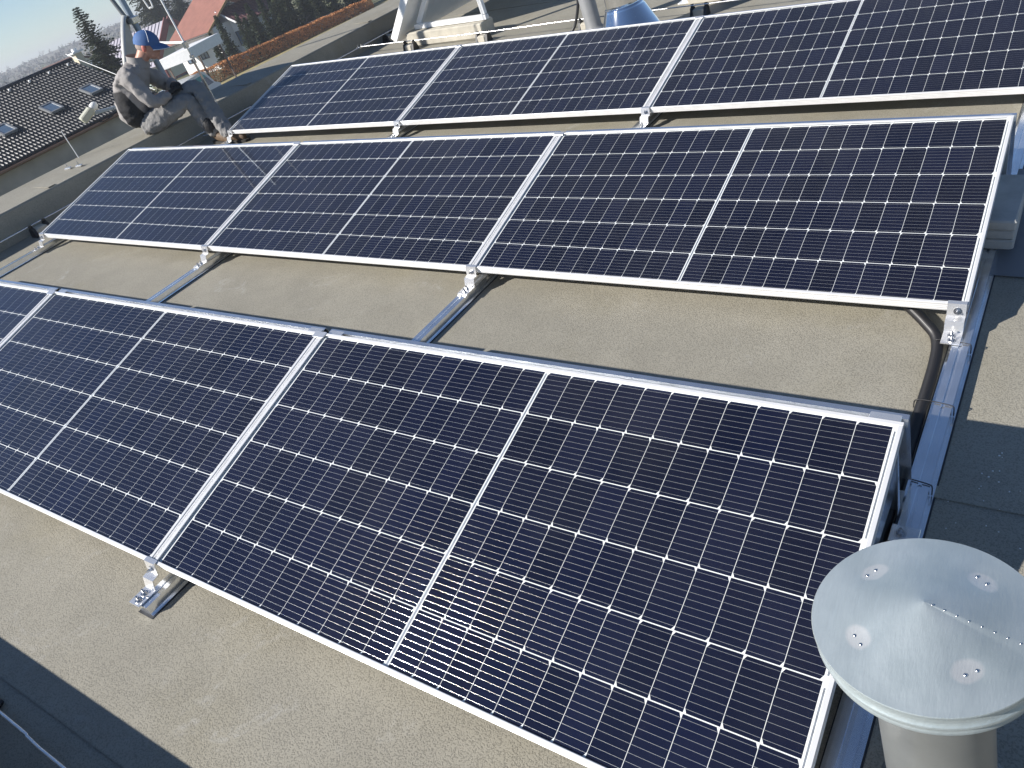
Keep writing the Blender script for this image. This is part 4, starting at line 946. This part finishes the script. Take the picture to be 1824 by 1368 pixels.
# bare deciduous trees
def bare_tree(seed, h):
    rn = random.Random(seed); mb = MB()
    def grow(p, d, L, r, lev):
        q = p + d * L; mid = p + d * L * .5 + Vector((rn.gauss(0, .04), rn.gauss(0, .04), 0)) * L
        mb.tube([p, mid, q], [r, r * .8, r * .6], 5 if lev < 2 else 3, cap=False)
        if lev >= 5: return
        for k in range(rn.choice((2, 3, 3))):
            nd = (d + Vector((rn.gauss(0, .5), rn.gauss(0, .5), rn.gauss(.1, .3)))).normalized(); grow(p.lerp(q, rn.uniform(.55, 1)), nd, L * rn.uniform(.6, .82), r * .58, lev + 1)
    grow(Vector((0, 0, 0)), Vector((0, 0, 1)), h * .3, h * .02, 0); return mb
TWIG = mat('grey_twigs', (.20, .17, .15), .95, var=.2, vscale=2)
BT = [bare_tree(20 + i, 7.0).mesh('branches', TWIG) for i in range(3)]
for i, (x, y, s_, lab) in enumerate(((-112, 80, 1.4, 'grey leafless tree behind the green house ridge'), (-108, 79, 1.3, 'grey leafless tree left of the broad conifer'), (-116, 79, 1.6, 'taller leafless tree far behind the green house'), (-58.6, 50.2, .40, 'thin bare sapling beside the pile of boards'))):
    t = thing('bare_tree', lab, 'tree', (x, y, GZ), (0, 0, i * 2.1)); t.scale = (s_,) * 3; put('branches', BT[i % 3], t)

# ---- hills with scrub, far away
def hill(name, d0, d1, elev, az0, az1, n, m, seedz, rough):
    vs = []; fs = []; camx, camy, camz = .4, -2.55, 1.68
    for i in range(n + 1):
        a = radians(az0 + (az1 - az0) * i / n)
        top = camz + d1 * math.tan(radians(elev(math.degrees(a)))) + rough * noise.noise(Vector((i * .15, seedz, 0)))
        for j in range(m + 1):
            t = j / m; d = d0 + (d1 - d0) * t; z = GZ + (top - GZ) * (t ** 1.6) + rough * .5 * noise.noise(Vector((i * .2, j * .5, seedz)))
            vs.append((camx + d * cos(a), camy + d * sin(a), z))
        vs.append((camx + d1 * 1.5 * cos(a), camy + d1 * 1.5 * sin(a), GZ - .5))
    k = m + 2
    for i in range(n):
        for j in range(m + 1): a = i * k + j; fs.append((a, a + 1, a + k + 1, a + k))
    mb = MB(); mb.add(vs, fs, 0, True); return mb
HILL = mat('hill_scrub', (.115, .105, .075), .95, var=.4, vscale=.02, detail=10)
h1 = hill('hill', 330, 800, lambda a: .30 + .10 * sin(a * .23) + (.0 if a > 120 else 0), 60, 230, 170, 8, 2.0, 1.2); tag(h1.build('hill', HILL), 'low hazy ridge on the horizon', 'hill', kind='structure')
rn = random.Random(9); sm = MB()
for k in range(1500):
    a = radians(rn.uniform(136, 172)); d = rn.uniform(180, 760); t = max(0, (d - 330) / 470)
    zb = GZ + (1.68 + 800 * math.tan(radians(.30)) - GZ) * t ** 1.6 if d > 330 else GZ
    c = Vector((.4 + d * cos(a), -2.55 + d * sin(a), zb)); s_ = rn.uniform(1.2, 2.8) * (1 if d < 600 else .8); mi = rn.choice((0, 0, 0, 1, 1, 2))
    for q in range(14):
        p = c + Vector((rn.gauss(0, s_ * .55), rn.gauss(0, s_ * .55), abs(rn.gauss(s_ * .55, s_ * .4)))); a2_ = Vector((rn.gauss(0, 1), rn.gauss(0, 1), rn.gauss(0, 1))).normalized(); b = a2_.orthogonal().normalized(); cc_ = a2_.cross(b); e = s_ * rn.uniform(.2, .42)
        sm.add([p - b * e, p - cc_ * e, p + b * e * .9, p + cc_ * e], [(0, 1, 2, 3)], mi)
tag(sm.build('scrub', [mat('scrub_a', (.12, .10, .085), .95), mat('scrub_b', (.15, .125, .095), .95), mat('scrub_c', (.07, .085, .05), .95)]), 'bare bushes and scrub covering the far slope', 'scrub', kind='stuff')
for i, (az, d, s_) in enumerate(((153.2, 700, 1.5), (155.2, 740, 1.1), (151.0, 640, 1.0))):
    a = radians(az); t_ = (d - 330) / 470; z = GZ + (1.68 + 800 * math.tan(radians(.3)) - GZ) * t_ ** 1.6 - 1
    t = thing('bare_tree', ['round leafless tree standing out on the ridge line', 'faint leafless tree on the ridge above the dark roof', 'small leafless tree on the far slope'][i], 'tree', (.4 + d * cos(a), -2.55 + d * sin(a), z), (0, 0, i)); t.scale = (s_,) * 3; put('branches', BT[i], t)

# ------------------------------------------------------------------ air: one even haze over the whole place
hm = bpy.data.materials.new('haze_air'); hm.use_nodes = True; hn = hm.node_tree.nodes; hn.clear()
ho_ = hn.new('ShaderNodeOutputMaterial'); pv_ = hn.new('ShaderNodeVolumePrincipled')
pv_.inputs['Color'].default_value = (.86, .91, 1.0, 1); pv_.inputs['Density'].default_value = 0.0009; pv_.inputs['Anisotropy'].default_value = 0.2
hm.node_tree.links.new(pv_.outputs[0], ho_.inputs['Volume'])
mb = MB(); mb.box((0, 0, 5), (3000, 3000, 22)); tag(mb.build('haze', hm), 'thin pale morning haze over the far slope', 'haze', kind='stuff')

# ------------------------------------------------------------------ lay the roof frame into the level world
for o in ROOF_THINGS:
    o.matrix_world = MR @ (Matrix.Translation(o.location) @ o.rotation_euler.to_matrix().to_4x4())
